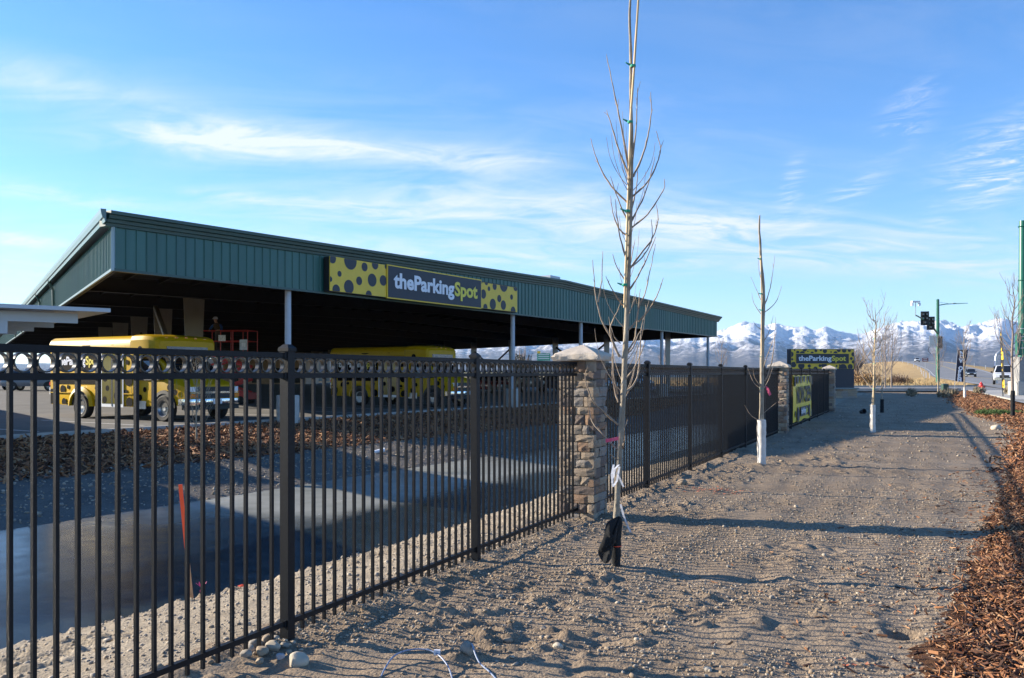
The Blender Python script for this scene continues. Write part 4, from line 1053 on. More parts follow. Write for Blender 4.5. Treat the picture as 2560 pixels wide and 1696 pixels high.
# ------------------------------------------------------------------ cars
def make_car(name, label, paint, kind='sedan', group=None):
    c = thing(name, label, 'truck' if kind == 'pickup' else 'car', group=group)
    Ls = {'sedan': (4.7, .90, 1.45, .92), 'suv': (4.8, .96, 1.78, 1.10), 'pickup': (5.7, 1.0, 1.90, 1.15)}[kind]
    Ln, hw, zt, zb = Ls; h = Ln / 2; wr = .33 if kind == 'sedan' else .38
    lo = .28 if kind == 'sedan' else .40
    hood = zb - (.08 if kind == 'sedan' else .06)
    mb = MB(); secs = []
    for x, w, zl, zh in ((-h, hw * .86, lo + .15, zb - .12), (-h + .15, hw * .96, lo, zb - .02), (-h + 1.0, hw, lo, zb), (h - 1.5, hw, lo, zb), (h - 1.0, hw, lo, hood + .02), (h - .3, hw * .95, lo, hood - .08), (h - .05, hw * .86, lo + .08, hood - .2), (h, hw * .8, lo + .15, hood - .32)):
        pr = half([(-w * .95, zl), (-w, zl + .18), (-w, zh - .14), (-w * .93, zh - .02), (-w * .5, zh + .015)])
        secs.append([(x, y, z) for y, z in pr])
    mb.loft(secs); body = mb.build('body', paint, c, smooth=40)
    cab = {'sedan': ((-1.75, .0), (-1.05, 1), (.25, 1), (1.05, 0)), 'suv': ((-2.3, 0), (-2.0, 1), (.35, 1), (1.15, 0)), 'pickup': ((-.75, 0), (-.65, 1), (.75, 1), (1.45, 0))}[kind]
    mb = MB(); secs = []
    for x, t in cab:
        w0 = hw * .94; w1 = hw * .74; w = w0 + (w1 - w0) * t; z = zb + (zt - zb) * t
        secs.append([(x, -w0, zb - .05), (x, -w, z - (.05 if t else 0)), (x, -w * .9, z), (x, w * .9, z), (x, w, z - (.05 if t else 0)), (x, w0, zb - .05)])
    mb.loft(secs); gh = mb.build('greenhouse', paint, c, smooth=30)
    (xa, _), (xb, _), (xc, _), (xd, _) = cab
    g = MB(); e = .008
    w0, w1 = hw * .94, hw * .74
    def lp(a, b, t): return a + (b - a) * t
    g.add([(lp(xc, xd, .06) + e, -w1 * .86, lp(zt, zb, .06) + e), (lp(xc, xd, .95) + e, -w0 * .9, lp(zt, zb, .95) + e), (lp(xc, xd, .95) + e, w0 * .9, lp(zt, zb, .95) + e), (lp(xc, xd, .06) + e, w1 * .86, lp(zt, zb, .06) + e)], [(0, 1, 2, 3)])
    g.build('windscreen', M_glass, gh)
    for s in (-1, 1):
        g = MB(); q = [(lp(xa, xb, .3), lp(w0, w1, .12), .12), (lp(xd, xc, .3), lp(w0, w1, .12), .12), (lp(xd, xc, .9), lp(w0, w1, .85), .85), (lp(xa, xb, .9), lp(w0, w1, .85), .85)]
        pts = [(x, s * (y + .012), lp(zb, zt, t)) for x, y, t in q]
        g.add(pts if s < 0 else pts[::-1], [(0, 1, 2, 3)]); g.build('side_window', M_glass, gh)
        g = MB(); g.box(lp(xa, xc, .55) - .04, lp(xa, xc, .55) + .04, min(s * (w1 - .02), s * (w0 + .012)), max(s * (w1 - .02), s * (w0 + .012)), zb - .02, lp(zb, zt, .9)); g.build('pillar', M_blacktrim, gh)
        g = MB(); g.box(h - .16, h + .004, min(s * hw * .42, s * hw * .82), max(s * hw * .42, s * hw * .82), hood - .34, hood - .18); g.build('headlight', M_lens, body)
        g = MB(); g.box(-h - .01, -h + .12, min(s * hw * .5, s * hw * .86), max(s * hw * .5, s * hw * .86), zb - .38, zb - .2); g.build('tail_light', M_redlens, body)
        g = MB(); g.box(xd - .35, xd - .2, min(s * (hw + .02), s * (hw + .2)), max(s * (hw + .02), s * (hw + .2)), zb, zb + .16); g.build('mirror', M_blacktrim, body)
    g = MB(); g.box(h - .12, h + .012, -hw * .40, hw * .40, hood - .42, hood - .16); g.build('grille', M_blacktrim, body)
    g = MB(); g.box(h - .25, h + .06, -hw * .88, hw * .88, lo + .04, lo + .24); g.build('bumper', M_blacktrim if kind != 'pickup' else M_chrome, body)
    if kind == 'pickup':
        g = MB(); g.box(-2.7, -.80, -hw * .84, hw * .84, zb - .06, zb + .005); g.build('load_bed', M_blacktrim, body)
    for x in (-h + .95, h - .92):
        for s in (-1, 1):
            wheel(c, x, s * (hw - .10), wr, .22, s)
            g = MB(); g.disc((x, wr, (0, s * (hw + .006), 0)), (1, 0, 0), (0, 0, 1), wr + .07, 20, clip=(x - 1, x + 1, lo + .02, 2)); g.build('wheel_well', M_blacktrim, c)
    return c
def paintm(n, col): return mat(n, col, .3, coat=.6, var=.03)
cars = [('parked_car', 'dark red car parked under the roof past the shaded bus', (.20, .015, .012), 'sedan', -1.6, 66, R(-60)),
        ('parked_car', 'white sport utility parked under the roof near the tan block wall', (.6, .61, .62), 'suv', .9, 70, R(-60)),
        ('parked_car', 'dark blue car parked under the roof behind the tan stone pillar', (.02, .045, .14), 'sedan', 3.9, 69, R(-60)),
        ('parked_car', 'silver car parked under the far end of the roof', (.34, .35, .37), 'sedan', 7.0, 71, R(-60)),
        ('parked_car', 'black sport utility parked at the far end of the roof', (.015, .015, .017), 'suv', 9.8, 72, R(-60)),
        ('parked_suv', 'grey sport utility with dark wheels parked on the lot left of the sunlit bus', (.20, .21, .23), 'suv', -41.5, 74, R(10)),
        ('parked_suv', 'black sport utility parked on the open lot at the fence end', (.02, .02, .022), 'suv', -48.2, 78, R(160))]
for nme, lab, col, kd_, x, y, rz in cars:
    c = make_car(nme, lab, paintm('car_paint', col), kd_, 'cars parked on the lot'); c.location = (x, y, LOT_Z); c.rotation_euler = (0, 0, rz)
# ------------------------------------------------------------------ young trees
def smooth_path(pts, k=3):
    """Catmull-Rom through points"""
    P = [Vector(p) for p in pts]
    if len(P) < 3: return P
    out = []
    for i in range(len(P) - 1):
        p0, p1, p2, p3 = P[max(i - 1, 0)], P[i], P[i + 1], P[min(i + 2, len(P) - 1)]
        for j in range(k):
            t = j / k
            out.append(.5 * ((2 * p1) + (p2 - p0) * t + (2 * p0 - 5 * p1 + 4 * p2 - p3) * t * t + (3 * p1 - p0 - 3 * p2 + p3) * t ** 3))
    return out + [P[-1]]
def branch_tube(mb, pts, r0, r1, n=6, r_=random, knob=True):
    pts = smooth_path(pts, 4)
    m = len(pts)
    pts = [p + (Vector((r_.uniform(-1, 1), r_.uniform(-1, 1), 0)) * r0 * .35 if 0 < i < m - 1 else Vector((0, 0, 0))) for i, p in enumerate(pts)]
    rad = [(r0 + (r1 - r0) * i / (m - 1)) * (1.25 if knob and i % 4 == 2 else 1) for i in range(m)]
    mb.tube(pts, rad, n)
def wrap_mesh(x, y, z0, z1, r0, r1, seed, lumps=.12):
    r_ = random.Random(seed); mb = MB(); secs = []; n = 14
    for k in range(15):
        t = k / 14; z = z0 + (z1 - z0) * t; r = r0 + (r1 - r0) * t
        secs.append([(x + r * (1 + r_.uniform(-lumps, lumps)) * math.cos(2 * math.pi * i / n), y + r * (1 + r_.uniform(-lumps, lumps)) * math.sin(2 * math.pi * i / n), z + r_.uniform(-.004, .004)) for i in range(n)])
    mb.loft(secs); return mb
def photo_tree(label, base, Y, trunk, branches, stake=None, ties=(), seed=1, rt=(.034, .012), bark=M_bark, rb=.009, extra=0):
    """trunk and branch lines are given in picture units and stand at the tree's own distance, spread in depth"""
    r_ = random.Random(seed); X0 = (base[0] - 1280) * Y / 2130; g = gz(X0, Y)
    t = thing('young_tree', label, 'tree', (X0, Y, g), 0, 'newly planted bare street trees')
    def w(u, v, dy=0.0): return Vector(((u - 1280) * Y / 2130 - X0, dy, EYE + (933 - v) * Y / 2130 - g))
    mb = MB(); tp = [w(*q) for q in trunk]; tp[0].z = -.05
    tp = smooth_path(tp, 3); m = len(tp)
    mb.tube(tp, [(rt[0] + (rt[1] - rt[0]) * (i / (m - 1)) ** 1.25) * (1 + .05 * math.sin(i * 2.7) + (.10 if i % 5 == 3 else 0)) for i in range(m)], 12); mb.build('trunk', bark, t, smooth=60)
    mb = MB()
    for b in branches:
        k = r_.uniform(-.28, .28); n = len(b) - 1
        pts = [w(u, v, k * (i / n) ** 1.1) for i, (u, v) in enumerate(b)]
        ln_ = sum((pts[i + 1] - pts[i]).length for i in range(n))
        r0 = min(rb, .0035 + .0085 * ln_)
        branch_tube(mb, pts, r0, .0022, 6, r_)
        for j in range(int(ln_ / .3)):                       # side spurs
            tt = r_.uniform(.3, .95); i = min(int(tt * n), n - 1); p_ = pts[i].lerp(pts[i + 1], tt * n - i)
            d = (pts[i + 1] - pts[i]).normalized() + Vector((r_.uniform(-.7, .7), r_.uniform(-.9, .9), r_.uniform(.1, .5)))
            q = p_ + d.normalized() * r_.uniform(.02, .10)
            mb.tube([p_, q], [.0028, .0016], 4)
    for k in range(extra):
        v_ = r_.uniform(420, 1010); u_ = float(np.interp(v_, [q[1] for q in reversed(trunk)], [q[0] for q in reversed(trunk)])); a_ = r_.uniform(0, 6.28); L_ = r_.uniform(.18, .62) * (Y / 7.16) ** .5
        p_ = w(u_, v_); dx, dy = math.cos(a_) * L_ * r_.uniform(.25, .5), math.sin(a_) * L_ * .45
        branch_tube(mb, [p_, p_ + Vector((dx * .45, dy * .45, L_ * .25)), p_ + Vector((dx * .85, dy * .85, L_ * .62)), p_ + Vector((dx, dy, L_))], .0032, .0014, 5, r_)
    mb.build('crown', M_twig, t, smooth=60)
    if stake:
        mb = MB(); sp = [w(u, v, -.022) for u, v in stake]; mb.tube(sp, [.0095] * len(sp), 8); mb.build('stake', M_bamboo, t, smooth=60)
    for u, v in ties:
        c = w(u, v, -.015); mb = MB(); mb.lathe([(.022, -.010), (.025, 0), (.022, .010)], 12, M=Matrix.Translation(c)); mb.tube([c + Vector((-.03, -.03, 0)), c + Vector((-.07, -.05, .012))], [.010, .004], 5); mb.build('tie_tape', M_tape, t)
    return t, w
def C7(x, y): return (1280 + x / 2.2396, y / 2.2396)
def CB(x, y): return (1480 + x / 3.136, 400 + y / 3.136)
def C8(x, y): return (1280 + x / 1.96, 700 + y / 1.96)
T1Y = 7.16
trunk1 = [(1540, 1440), (1541, 1290), (1548, 1150), (1557, 1010), (1562, 900), (1567, 800), (1570, 700), (1574, 600), (1578, 450), (1579, 360), (1577, 250), (1577, 134), (1574, 36), (1580, -60), (1578, -130)]
br1 = [[C7(*q) for q in b] for b in (
    [(655, 960), (600, 640), (570, 480), (535, 300)], [(655, 990), (590, 800), (560, 680), (538, 595)], [(645, 1135), (560, 1040), (500, 930), (470, 840), (448, 748)],
    [(680, 990), (740, 850), (775, 720), (795, 600), (797, 475)], [(675, 1100), (760, 1020), (810, 920), (830, 830), (805, 735)], [(670, 1275), (760, 1200), (830, 1100), (860, 1040), (860, 990)],
    [(668, 1240), (700, 1180), (760, 1050), (805, 870)], [(655, 1510), (740, 1400), (800, 1320), (840, 1200), (835, 1110)], [(645, 1235), (590, 1120), (545, 1000)], [(642, 1320), (590, 1280), (555, 1200), (538, 1120)],
    [(640, 1460), (600, 1340), (575, 1230), (557, 1150)], [(632, 1568), (585, 1500), (558, 1430)], [(672, 930), (690, 700), (688, 525)], [(668, 1180), (700, 1050), (712, 940)])]
br1 += [[CB(*q) for q in b] for b in (
    [(215, 1545), (150, 1400), (75, 1260), (30, 1090), (15, 950), (0, 790)], [(50, 1115), (75, 940), (82, 720)], [(190, 1500), (135, 1340), (180, 1200), (205, 1120)], [(238, 1140), (150, 1040), (80, 940)],
    [(250, 1360), (340, 1270), (365, 1140), (400, 1060), (440, 880), (475, 680)], [(365, 1270), (440, 1170), (490, 1060), (513, 955)], [(235, 1560), (330, 1420), (355, 1260), (385, 1010)], [(255, 1240), (310, 1160), (340, 1060)],
    [(275, 930), (320, 780), (370, 590)], [(270, 1050), (350, 920), (420, 760), (460, 640)], [(272, 860), (370, 790), (440, 690), (465, 600), (455, 480)], [(225, 1440), (170, 1380), (130, 1230)])]
br1 += [[C8(*q) for q in b] for b in (
    [(520, 560), (490, 460), (482, 340)], [(520, 710), (440, 640), (390, 590), (350, 490), (360, 425)], [(545, 560), (610, 500), (635, 400), (650, 230), (695, 90)], [(545, 500), (600, 420), (640, 300)], [(512, 830), (470, 780), (400, 700), (390, 610)], [(530, 760), (560, 720), (575, 690)],
    [(520, 600), (500, 520), (495, 390), (505, 300)], [(512, 880), (475, 850)], [(540, 830), (545, 770), (535, 720)], [(545, 380), (600, 330), (640, 250), (690, 235)])]
t1, w1 = photo_tree('tall bare tree with black cloth round its foot before the stone pillar', (1540, 1427), T1Y, trunk1, br1,
                    [(1560, 770), (1564, 650), (1567, 560), (1572, 420), (1576, 290), (1584, 179), (1588, 112), (1595, 0), (1602, -110)], [(1582, 167), (1575, 307), (1568, 529), (1561, 713)], 5, (.0265, .007), extra=26)
# black cloth wrap with an open flap, red tie, ribbons
mb = wrap_mesh(0, 0, -.04, .40, .036, .050, 3, .16)
mb.build('trunk_wrap', M_blackfab, t1, smooth=50)
mb = MB(); pts = [w1(1545, 1288, -.05), w1(1518, 1300, -.09), w1(1503, 1340, -.10), w1(1494, 1385, -.07), w1(1512, 1402, -.10), w1(1528, 1385, -.06), w1(1536, 1340, -.075), w1(1548, 1300, -.06)]
def closed(P, k=4):
    out = []; n_ = len(P)
    for i in range(n_):
        p0, p1, p2, p3 = P[i - 1], P[i], P[(i + 1) % n_], P[(i + 2) % n_]
        for j in range(k):
            t_ = j / k; out.append(.5 * ((2 * p1) + (p2 - p0) * t_ + (2 * p0 - 5 * p1 + 4 * p2 - p3) * t_ * t_ + (3 * p1 - p0 - 3 * p2 + p3) * t_ ** 3))
    return out
pts = closed(pts); m = len(pts); cen = sum(pts, Vector()) / m
rings_ = [[cen + (p_ - cen) * s_ + Vector((.006 * math.sin(i * 1.1) * s_, dy + .012 * math.sin(i * .9 + s_ * 3), 0)) for i, p_ in enumerate(pts)] for s_, dy in ((.25, -.045), (.6, -.035), (.9, -.012), (1.0, .0), (.95, .02), (.5, .03))]
mb.loft(rings_)
mb.build('wrap_flap', M_blackfab, t1, smooth=50)
mb = MB(); mb.lathe([(.046, -.004), (.050, 0), (.046, .004)], 14, M=Matrix.Translation((0, 0, .17))); mb.build('red_tie', M_orange, t1)
mb = MB(); a = w1(1545, 1091, -.03)
mb.add([a, w1(1528, 1094, -.06), w1(1512, 1097, -.05), w1(1513, 1106, -.05), w1(1529, 1102, -.06), a + Vector((0, 0, -.03))], [(0, 1, 4, 5), (1, 2, 3, 4)]); mb.build('ribbon', M_pink, t1)
mb = MB()
for pth in ([(1532, 1160), (1527, 1185), (1530, 1215), (1540, 1200), (1546, 1165)], [(1540, 1180), (1552, 1205), (1556, 1215)], [(1549, 1258), (1556, 1285), (1566, 1310), (1574, 1328)], [(1545, 1160), (1535, 1170), (1528, 1205)]):
    ps = [w1(u, v, -.06) for u, v in pth]
    mb = MB()
    for a, b in zip(ps[:-1], ps[1:]): mb.add([a + Vector((-.008, 0, 0)), b + Vector((-.008, 0, 0)), b + Vector((.008, -.008, 0)), a + Vector((.008, -.008, 0))], [(0, 1, 2, 3)])
    mb.build('white_tie_ribbon', M_ribbonwhite, t1)
# second tree
T2Y = 15.4
def C9(x, y): return (1850 + x / 4.127, 520 + y / 4.127)
def CZ(x, y): return (1380 + x / 2.528, 700 + y / 2.528)
trunk2 = [(1904, 1175), (1904, 1050), (1905, 950), (1905.5, 880), (1907, 800), (1909, 750), (1907, 700), (1902, 650), (1900, 600), (1898, 578), (1899, 539)]
br2 = [[C9(*q) for q in b] for b in ([(250, 1010), (300, 870), (335, 680), (353, 495)], [(215, 730), (190, 640), (178, 530)], [(215, 950), (170, 830), (128, 712)], [(215, 1095), (150, 980), (138, 870)], [(250, 1080), (340, 1000), (380, 900), (388, 815)], [(218, 1255), (160, 1225), (110, 1175)], [(240, 1380), (290, 1290), (333, 1110)])]
br2 += [[CZ(*q) for q in b] for b in ([(1315, 895), (1245, 850), (1200, 790)], [(1340, 840), (1400, 790), (1415, 775)], [(1325, 690), (1280, 650), (1250, 570)], [(1345, 640), (1372, 560), (1390, 400), (1388, 240)], [(1330, 700), (1375, 640), (1430, 520)], [(1325, 600), (1350, 480), (1400, 330)], [(1325, 680), (1270, 620), (1245, 560)])]
t2, w2 = photo_tree('bare tree with white trunk wrap and bamboo stake, before the second pillar', (1904, 1163), T2Y, trunk2, br2, [(1902, 1080), (1903, 900), (1903, 760), (1901, 640)], [(1900, 648), (1902, 735), (1904, 776), (1905, 893), (1906, 972)], 9, (.044, .014), rb=.014)
mb = wrap_mesh(0, 0, -.04, .80, .072, .078, 8, .10); mb.build('trunk_wrap', M_whitewrap, t2, smooth=50)
mb = MB(); a = w2(1912, 965, -.06); mb.add([a, w2(1918, 970, -.1), w2(1924, 986, -.1), w2(1919, 990, -.1), w2(1913, 975, -.06)], [(0, 1, 2, 3, 4)]); mb.build('ribbon', M_pink, t2)

def bare_tree(label, x, y, h, seed, crown0=.3, nb=16, spread=.30, tr=.035, bark=M_bark, twig=M_greytwig, wrap=None, stake=False, lean=0.0, group='newly planted bare street trees', name='young_tree', twr=.010, upright=1.0):
    r_ = random.Random(seed); g = gz(x, y)
    t = thing(name, label, 'tree', (x, y, g), 0, group)
    mb = MB(); pts = []
    for k in range(9):
        s = k / 8; pts.append(Vector((lean * h * s + r_.uniform(-.012, .012) * h * s, r_.uniform(-.012, .012) * h * s, -.05 + (h + .05) * s)))
    pp = smooth_path(pts, 3); m = len(pp)
    mb.tube(pp, [tr * (1 - s / (m - 1)) ** .8 + .004 for s in range(m)], 8); mb.build('trunk', bark, t, smooth=60)
    mb = MB()
    for k in range(nb):
        s = crown0 + (1 - crown0) * (k + r_.random()) / nb * .92
        i = s * 8; p_ = pts[min(int(i), 7)].lerp(pts[min(int(i) + 1, 8)], i - int(i))
        a = r_.uniform(0, 2 * math.pi) if k % 2 else k * 2.4
        L_ = h * spread * (1.15 - .75 * s) * r_.uniform(.7, 1.25) * 1.6
        d = Vector((math.cos(a), math.sin(a), 0)); q = [p_]
        for j in range(1, 5):
            tt = j / 4; q.append(p_ + d * L_ * (.55 * tt - .12 * tt * tt) / upright + Vector((0, 0, L_ * (.35 * tt + .55 * tt * tt) * upright)) + Vector((r_.uniform(-1, 1), r_.uniform(-1, 1), r_.uniform(-.5, .5))) * L_ * .04)
        r0 = twr * (1.2 - s * .6)
        branch_tube(mb, q, r0, twr * .3, 5, r_, False)
        for j in range(4):
            tt = r_.uniform(.25, .9); i2 = tt * 4; b0 = q[int(i2)].lerp(q[min(int(i2) + 1, 4)], i2 - int(i2))
            d2 = (q[min(int(i2) + 1, 4)] - q[int(i2)]).normalized() + Vector((r_.uniform(-.8, .8), r_.uniform(-.8, .8), r_.uniform(0, .5)))
            ll = L_ * r_.uniform(.18, .42); d2.normalize()
            mb.tube([b0, b0 + d2 * ll * .5 + Vector((0, 0, ll * .06)), b0 + d2 * ll + Vector((0, 0, ll * .2))], [r0 * .5, r0 * .38, twr * .22], 4)
    mb.build('crown', twig, t, smooth=60)
    if wrap: wrap_mesh(0, 0, -.04, wrap[0], wrap[1] * 1.05, wrap[1], seed, .12).build('trunk_wrap', wrap[2], t, smooth=50)
    if stake:
        mb = MB(); mb.tube([(-.03 + lean * h * .0, -.05, 0), (lean * h * .8 - .01, -.05, h * .82)], .012, 6); mb.build('stake', M_bamboo, t)
        for s in (.35, .55, .75):
            mb = MB(); mb.lathe([(.036, -.015), (.04, 0), (.036, .015)], 10, M=Matrix.Translation((lean * h * s, -.02, h * s))); mb.build('tie_tape', M_tape, t)
    return t
bare_tree('bare spreading tree with grey-white trunk wrap beside the ground sign', 10.08, 23.8, 3.5, 21, .30, 24, .24, .050, M_bark, M_twig, (.78, .068, M_whitewrap), True, .018, twr=.013)
bare_tree('small bare tree with short black trunk wrap past the ground sign', 15.2, 35.0, 3.2, 22, .35, 16, .25, .03, M_bark, M_greytwig, (.55, .07, M_blackfab), False, .0)
bare_tree('bare tree rising beside the NOW OPEN feather flag', 25.4, 47.8, 3.9, 23, .40, 20, .26, .042, M_bark, M_greytwig, (.6, .065, M_whitewrap), False, -.02, twr=.016)
bare_tree('bare tree with dark trunk wrap on the chip bed by the concrete pole base', 17.75, 30.2, 4.7, 24, .34, 24, .24, .06, M_greytwig, M_greytwig, (.95, .07, M_blackfab), False, .0, twr=.016)
bare_tree('thin bare tree in front of the green signal pole', 32.0, 64.0, 4.4, 25, .35, 18, .25, .05, M_bark, M_greytwig, None, False, -.01, twr=.016)
for k, (x, y, h) in enumerate(((33.3, 76, 5.6), (34.2, 76.8, 6.2))):
    bare_tree('dark bare twin tree standing by the driveway', x, y, h, 40 + k, .28, 20, .24, .07, M_greytwig, M_greytwig, None, False, .01 * k, group='twin dark trees by the driveway', twr=.02, upright=1.2)
bare_tree('pale leaning bare tree twigs at the edge by the green mast', 29.9, 49.5, 4.2, 26, .2, 16, .34, .035, M_bark, M_twig, None, False, .05, twr=.012)
bare_tree('little bare sapling on the mulch slope before the sunlit bus', -8.15, 22.0, 2.15, 31, .12, 26, .30, .022, M_bark, M_bark, None, False, .0, twr=.009, group='saplings on the far bank')
bare_tree('bare tree standing far behind the fence near the cross brace', 21.5, 120, 5.5, 33, .3, 18, .3, .10, M_greytwig, M_greytwig, None, group='background trees', twr=.03)
bare_tree('bare tree on the plain left of the ground sign', 29, 118, 6.0, 34, .3, 18, .3, .10, M_greytwig, M_greytwig, None, group='background trees', twr=.03)

# bushy background shrubs: many thin stems and leaf-sized faces
def bush(name, label, x, y, rx, h, n, col, seed, leaf=.05, cat='bush', group=None, z=None, stems=40):
    r_ = np.random.default_rng(seed); g = gz0(x, y) if z is None else z
    t = thing(name, label, cat, (x, y, g), 0, group)
    th = r_.uniform(0, 2 * np.pi, n); rr = np.sqrt(r_.uniform(0, 1, n)) * rx; zz_ = h * r_.beta(2.2, 1.6, n) * (1 - .45 * (rr / rx) ** 2)
    k = r_.integers(0, 9, n); ca = np.cos(k * 2.1) * rx * .4; sa = np.sin(k * 1.7) * rx * .4
    c = np.stack([rr * np.cos(th) * .6 + ca, rr * np.sin(th) * .6 + sa, zz_ * (.7 + .3 * np.sin(k * 3.3) ** 2)], -1)
    d = r_.normal(size=(n, 3)); d[:, 2] = np.abs(d[:, 2]) + .8; d /= np.linalg.norm(d, axis=1)[:, None]
    s = np.cross(d, r_.normal(size=(n, 3))); s /= np.linalg.norm(s, axis=1)[:, None]
    L_ = leaf * r_.uniform(.6, 1.6, n)[:, None]
    v = np.stack([c - s * L_ * .22, c + s * L_ * .22, c + d * L_ * 1.3], 1).reshape(-1, 3)
    o = link('foliage', np_mesh('foliage', v, np.arange(3 * n).reshape(-1, 3), 3, [mat(name + '_leaf', col, .8, var=.35, vscale=3)]), t)
    rs = random.Random(seed); mb = MB()
    for q in range(stems):
        a = rs.uniform(0, 6.28); e = rs.uniform(.1, .9) * rx
        mb.tube([(.15 * e * math.cos(a), .15 * e * math.sin(a), -.02), (.6 * e * math.cos(a), .6 * e * math.sin(a), h * .5), (e * math.cos(a), e * math.sin(a), h * rs.uniform(.7, 1.05))], [.02 * h, .012 * h, .004 * h], 4)
    mb.build('stems', M_greytwig, t)
    return t
bush('dry_shrub', 'dark russet shrub by the driveway, in front of the grassy bank', 40.9, 90, 1.3, 1.5, 2600, (.11, .055, .03), 3, .10, group='dry shrubs by the driveway')
bush('dry_shrub', 'tall tawny reed clump right behind the ground sign', 35.5, 88, 2.2, 2.0, 4200, (.36, .22, .10), 4, .16, group='dry shrubs by the driveway')
bush('dry_shrub', 'orange-brown grass clump between the twin trees and the reeds', 38.2, 92, 2.0, 1.6, 3600, (.40, .24, .11), 5, .15, group='dry shrubs by the driveway')
bush('grey_thicket', 'grey leafless thicket on the plain behind the reeds', 51, 130, 4.5, 5.2, 5000, (.20, .16, .14), 6, .14, stems=160, group='dry shrubs by the driveway')
bush('juniper', 'low green juniper spreading over the wood chips', 18.4, 32.2, .9, .22, 2400, (.05, .10, .02), 7, .05, 'plant', stems=20)
for k, (x, y) in enumerate(((24.6, 52.5), (27.4, 53.0), (28.5, 52.0), (25.6, 50.6), (29.2, 50))):
    bush('grass_tuft', 'tuft of pale dead ornamental grass on the chip bed by the hydrant', x, y, .35, .55, 500, (.30, .25, .17), 50 + k, .10, 'grass', 'dead grass tufts on the chip bed', stems=14)
bush('evergreen_tree', 'dark evergreen tree seen beyond the parking roof', 1.1, 95, 1.6, 4.4, 4000, (.035, .05, .03), 8, .18, 'tree', stems=30)
# ------------------------------------------------------------------ road and embankment
RD = [(17, 0, .30), (26, 20, .30), (35, 40, .34), (44, 60, .38), (55, 85, .5), (80, 140, .6), (107, 200, .95), (141, 275, 3.2), (183, 380, 6.7), (215, 470, 7.9), (250, 580, 8.0)]
def road_pts(step=6):
    out = smooth_path([Vector(p) for p in RD], 10); return out
RP = road_pts()
def road_strip(offs, m, name, zs, label, cat, kind='structure', y0=-1, y1=1e9, parent=None):
    mb = MB(); rows = []
    for i, p_ in enumerate(RP):
        if p_.y < y0 or p_.y > y1: continue
        d = (RP[min(i + 1, len(RP) - 1)] - RP[max(i - 1, 0)]); d.z = 0; d.normalize(); n_ = Vector((d.y, -d.x, 0))
        rows.append([p_ + n_ * o + Vector((0, 0, (z(p_.z) if callable(z) else p_.z + z) - p_.z)) for o, z in zip(offs, zs)])
    k = len(offs)
    for r_ in rows: mb.v += [tuple(v) for v in r_]
    for i in range(len(rows) - 1):
        for j in range(k - 1): mb.f.append((i * k + j, i * k + j + 1, (i + 1) * k + j + 1, (i + 1) * k + j)); mb.m.append(0)
    o = mb.build(name, m, parent)
    if parent is None: tag(o, label, cat, kind=kind)
    return o
M_drygrass = dirt_material('dry_grass_slope', (.34, .22, .10), (.44, .30, .14), (.50, .37, .19), .3, .6, False)
tl = lambda z: .12
road_strip([-75, -45, -20, -9.5, -7.6], M_drygrass, 'embankment', [tl, lambda z: .12 + (z - .12) * .12, lambda z: .12 + (z - .12) * .7, -.10, -.02], 'tawny dry grass bank left of the rising road', 'bank', y0=82)
road_strip([7.6, 9.5, 20, 45, 75], M_drygrass, 'embankment', [-.02, -.06, lambda z: .12 + (z - .12) * .7, lambda z: .12 + (z - .12) * .12, tl], 'dry verge on the far side of the rising road', 'bank', y0=70)
road = road_strip([-7.6, 0, 7.6], M_asph2, 'road', [0, .06, 0], 'wide grey road rising toward the mountains', 'road')
for o_ in (-6.9, 6.9): road_strip([o_ - .08, o_ + .08], M_paint, 'lane_line', [.012, .012], None, None, parent=road, y0=82)
for o_ in (-.22, .22): road_strip([o_ - .07, o_ + .07], mat('yellow_line', (.55, .38, .06), .7), 'lane_line', [.066, .066], None, None, parent=road)
mb = MB(); mb.add([(11, 66, .30), (38, 64.5, .36), (46, 80, .40), (12, 79, .30)], [(0, 1, 2, 3)]); tag(mb.build('driveway', M_asph2), 'grey driveway crossing behind the ground sign to the road', 'road', kind='structure')
mb = MB(); mb.beam((11, 65.9, .33), (34, 64.6, .40), .2, .22); mb.beam((12, 79.1, .33), (44, 80.1, .40), .2, .22); tag(mb.build('kerb', M_conc), 'concrete kerb of the driveway', 'kerb', kind='structure')
# sidewalk slabs by the pole
mb = MB()
sdir = Vector((.401, .916, 0)); sn = Vector((.916, -.401, 0)); so_ = Vector((25.9, 45.4, 0))
pav = tag(mb.add([so_ + sdir * -46 + Vector((0, 0, .30)), so_ + sdir * -46 + sn * 3.5 + Vector((0, 0, .30)), so_ + sdir * 18 + sn * 3.5 + Vector((0, 0, .40)), so_ + sdir * 18 + Vector((0, 0, .40))], [(0, 1, 2, 3)]).build('sidewalk', M_concgrey), 'pale concrete sidewalk beside the chip bed', 'sidewalk', kind='structure')
for k in range(14):
    a = so_ + sdir * (-6 + 1.7 * k); mb = MB()
    mb.box(0, 1.68, -1.7, 0, 0, .07, 0, Matrix.Translation((a.x, a.y, .36)) @ Matrix.Rotation(math.atan2(sdir.y, sdir.x), 4, 'Z')); mb.build('slab', M_conc, pav)
    mb = MB(); mb.box(0, 1.68, -3.42, -1.72, 0, .07, 0, Matrix.Translation((a.x, a.y, .36)) @ Matrix.Rotation(math.atan2(sdir.y, sdir.x), 4, 'Z')); mb.build('slab', M_conc, pav)

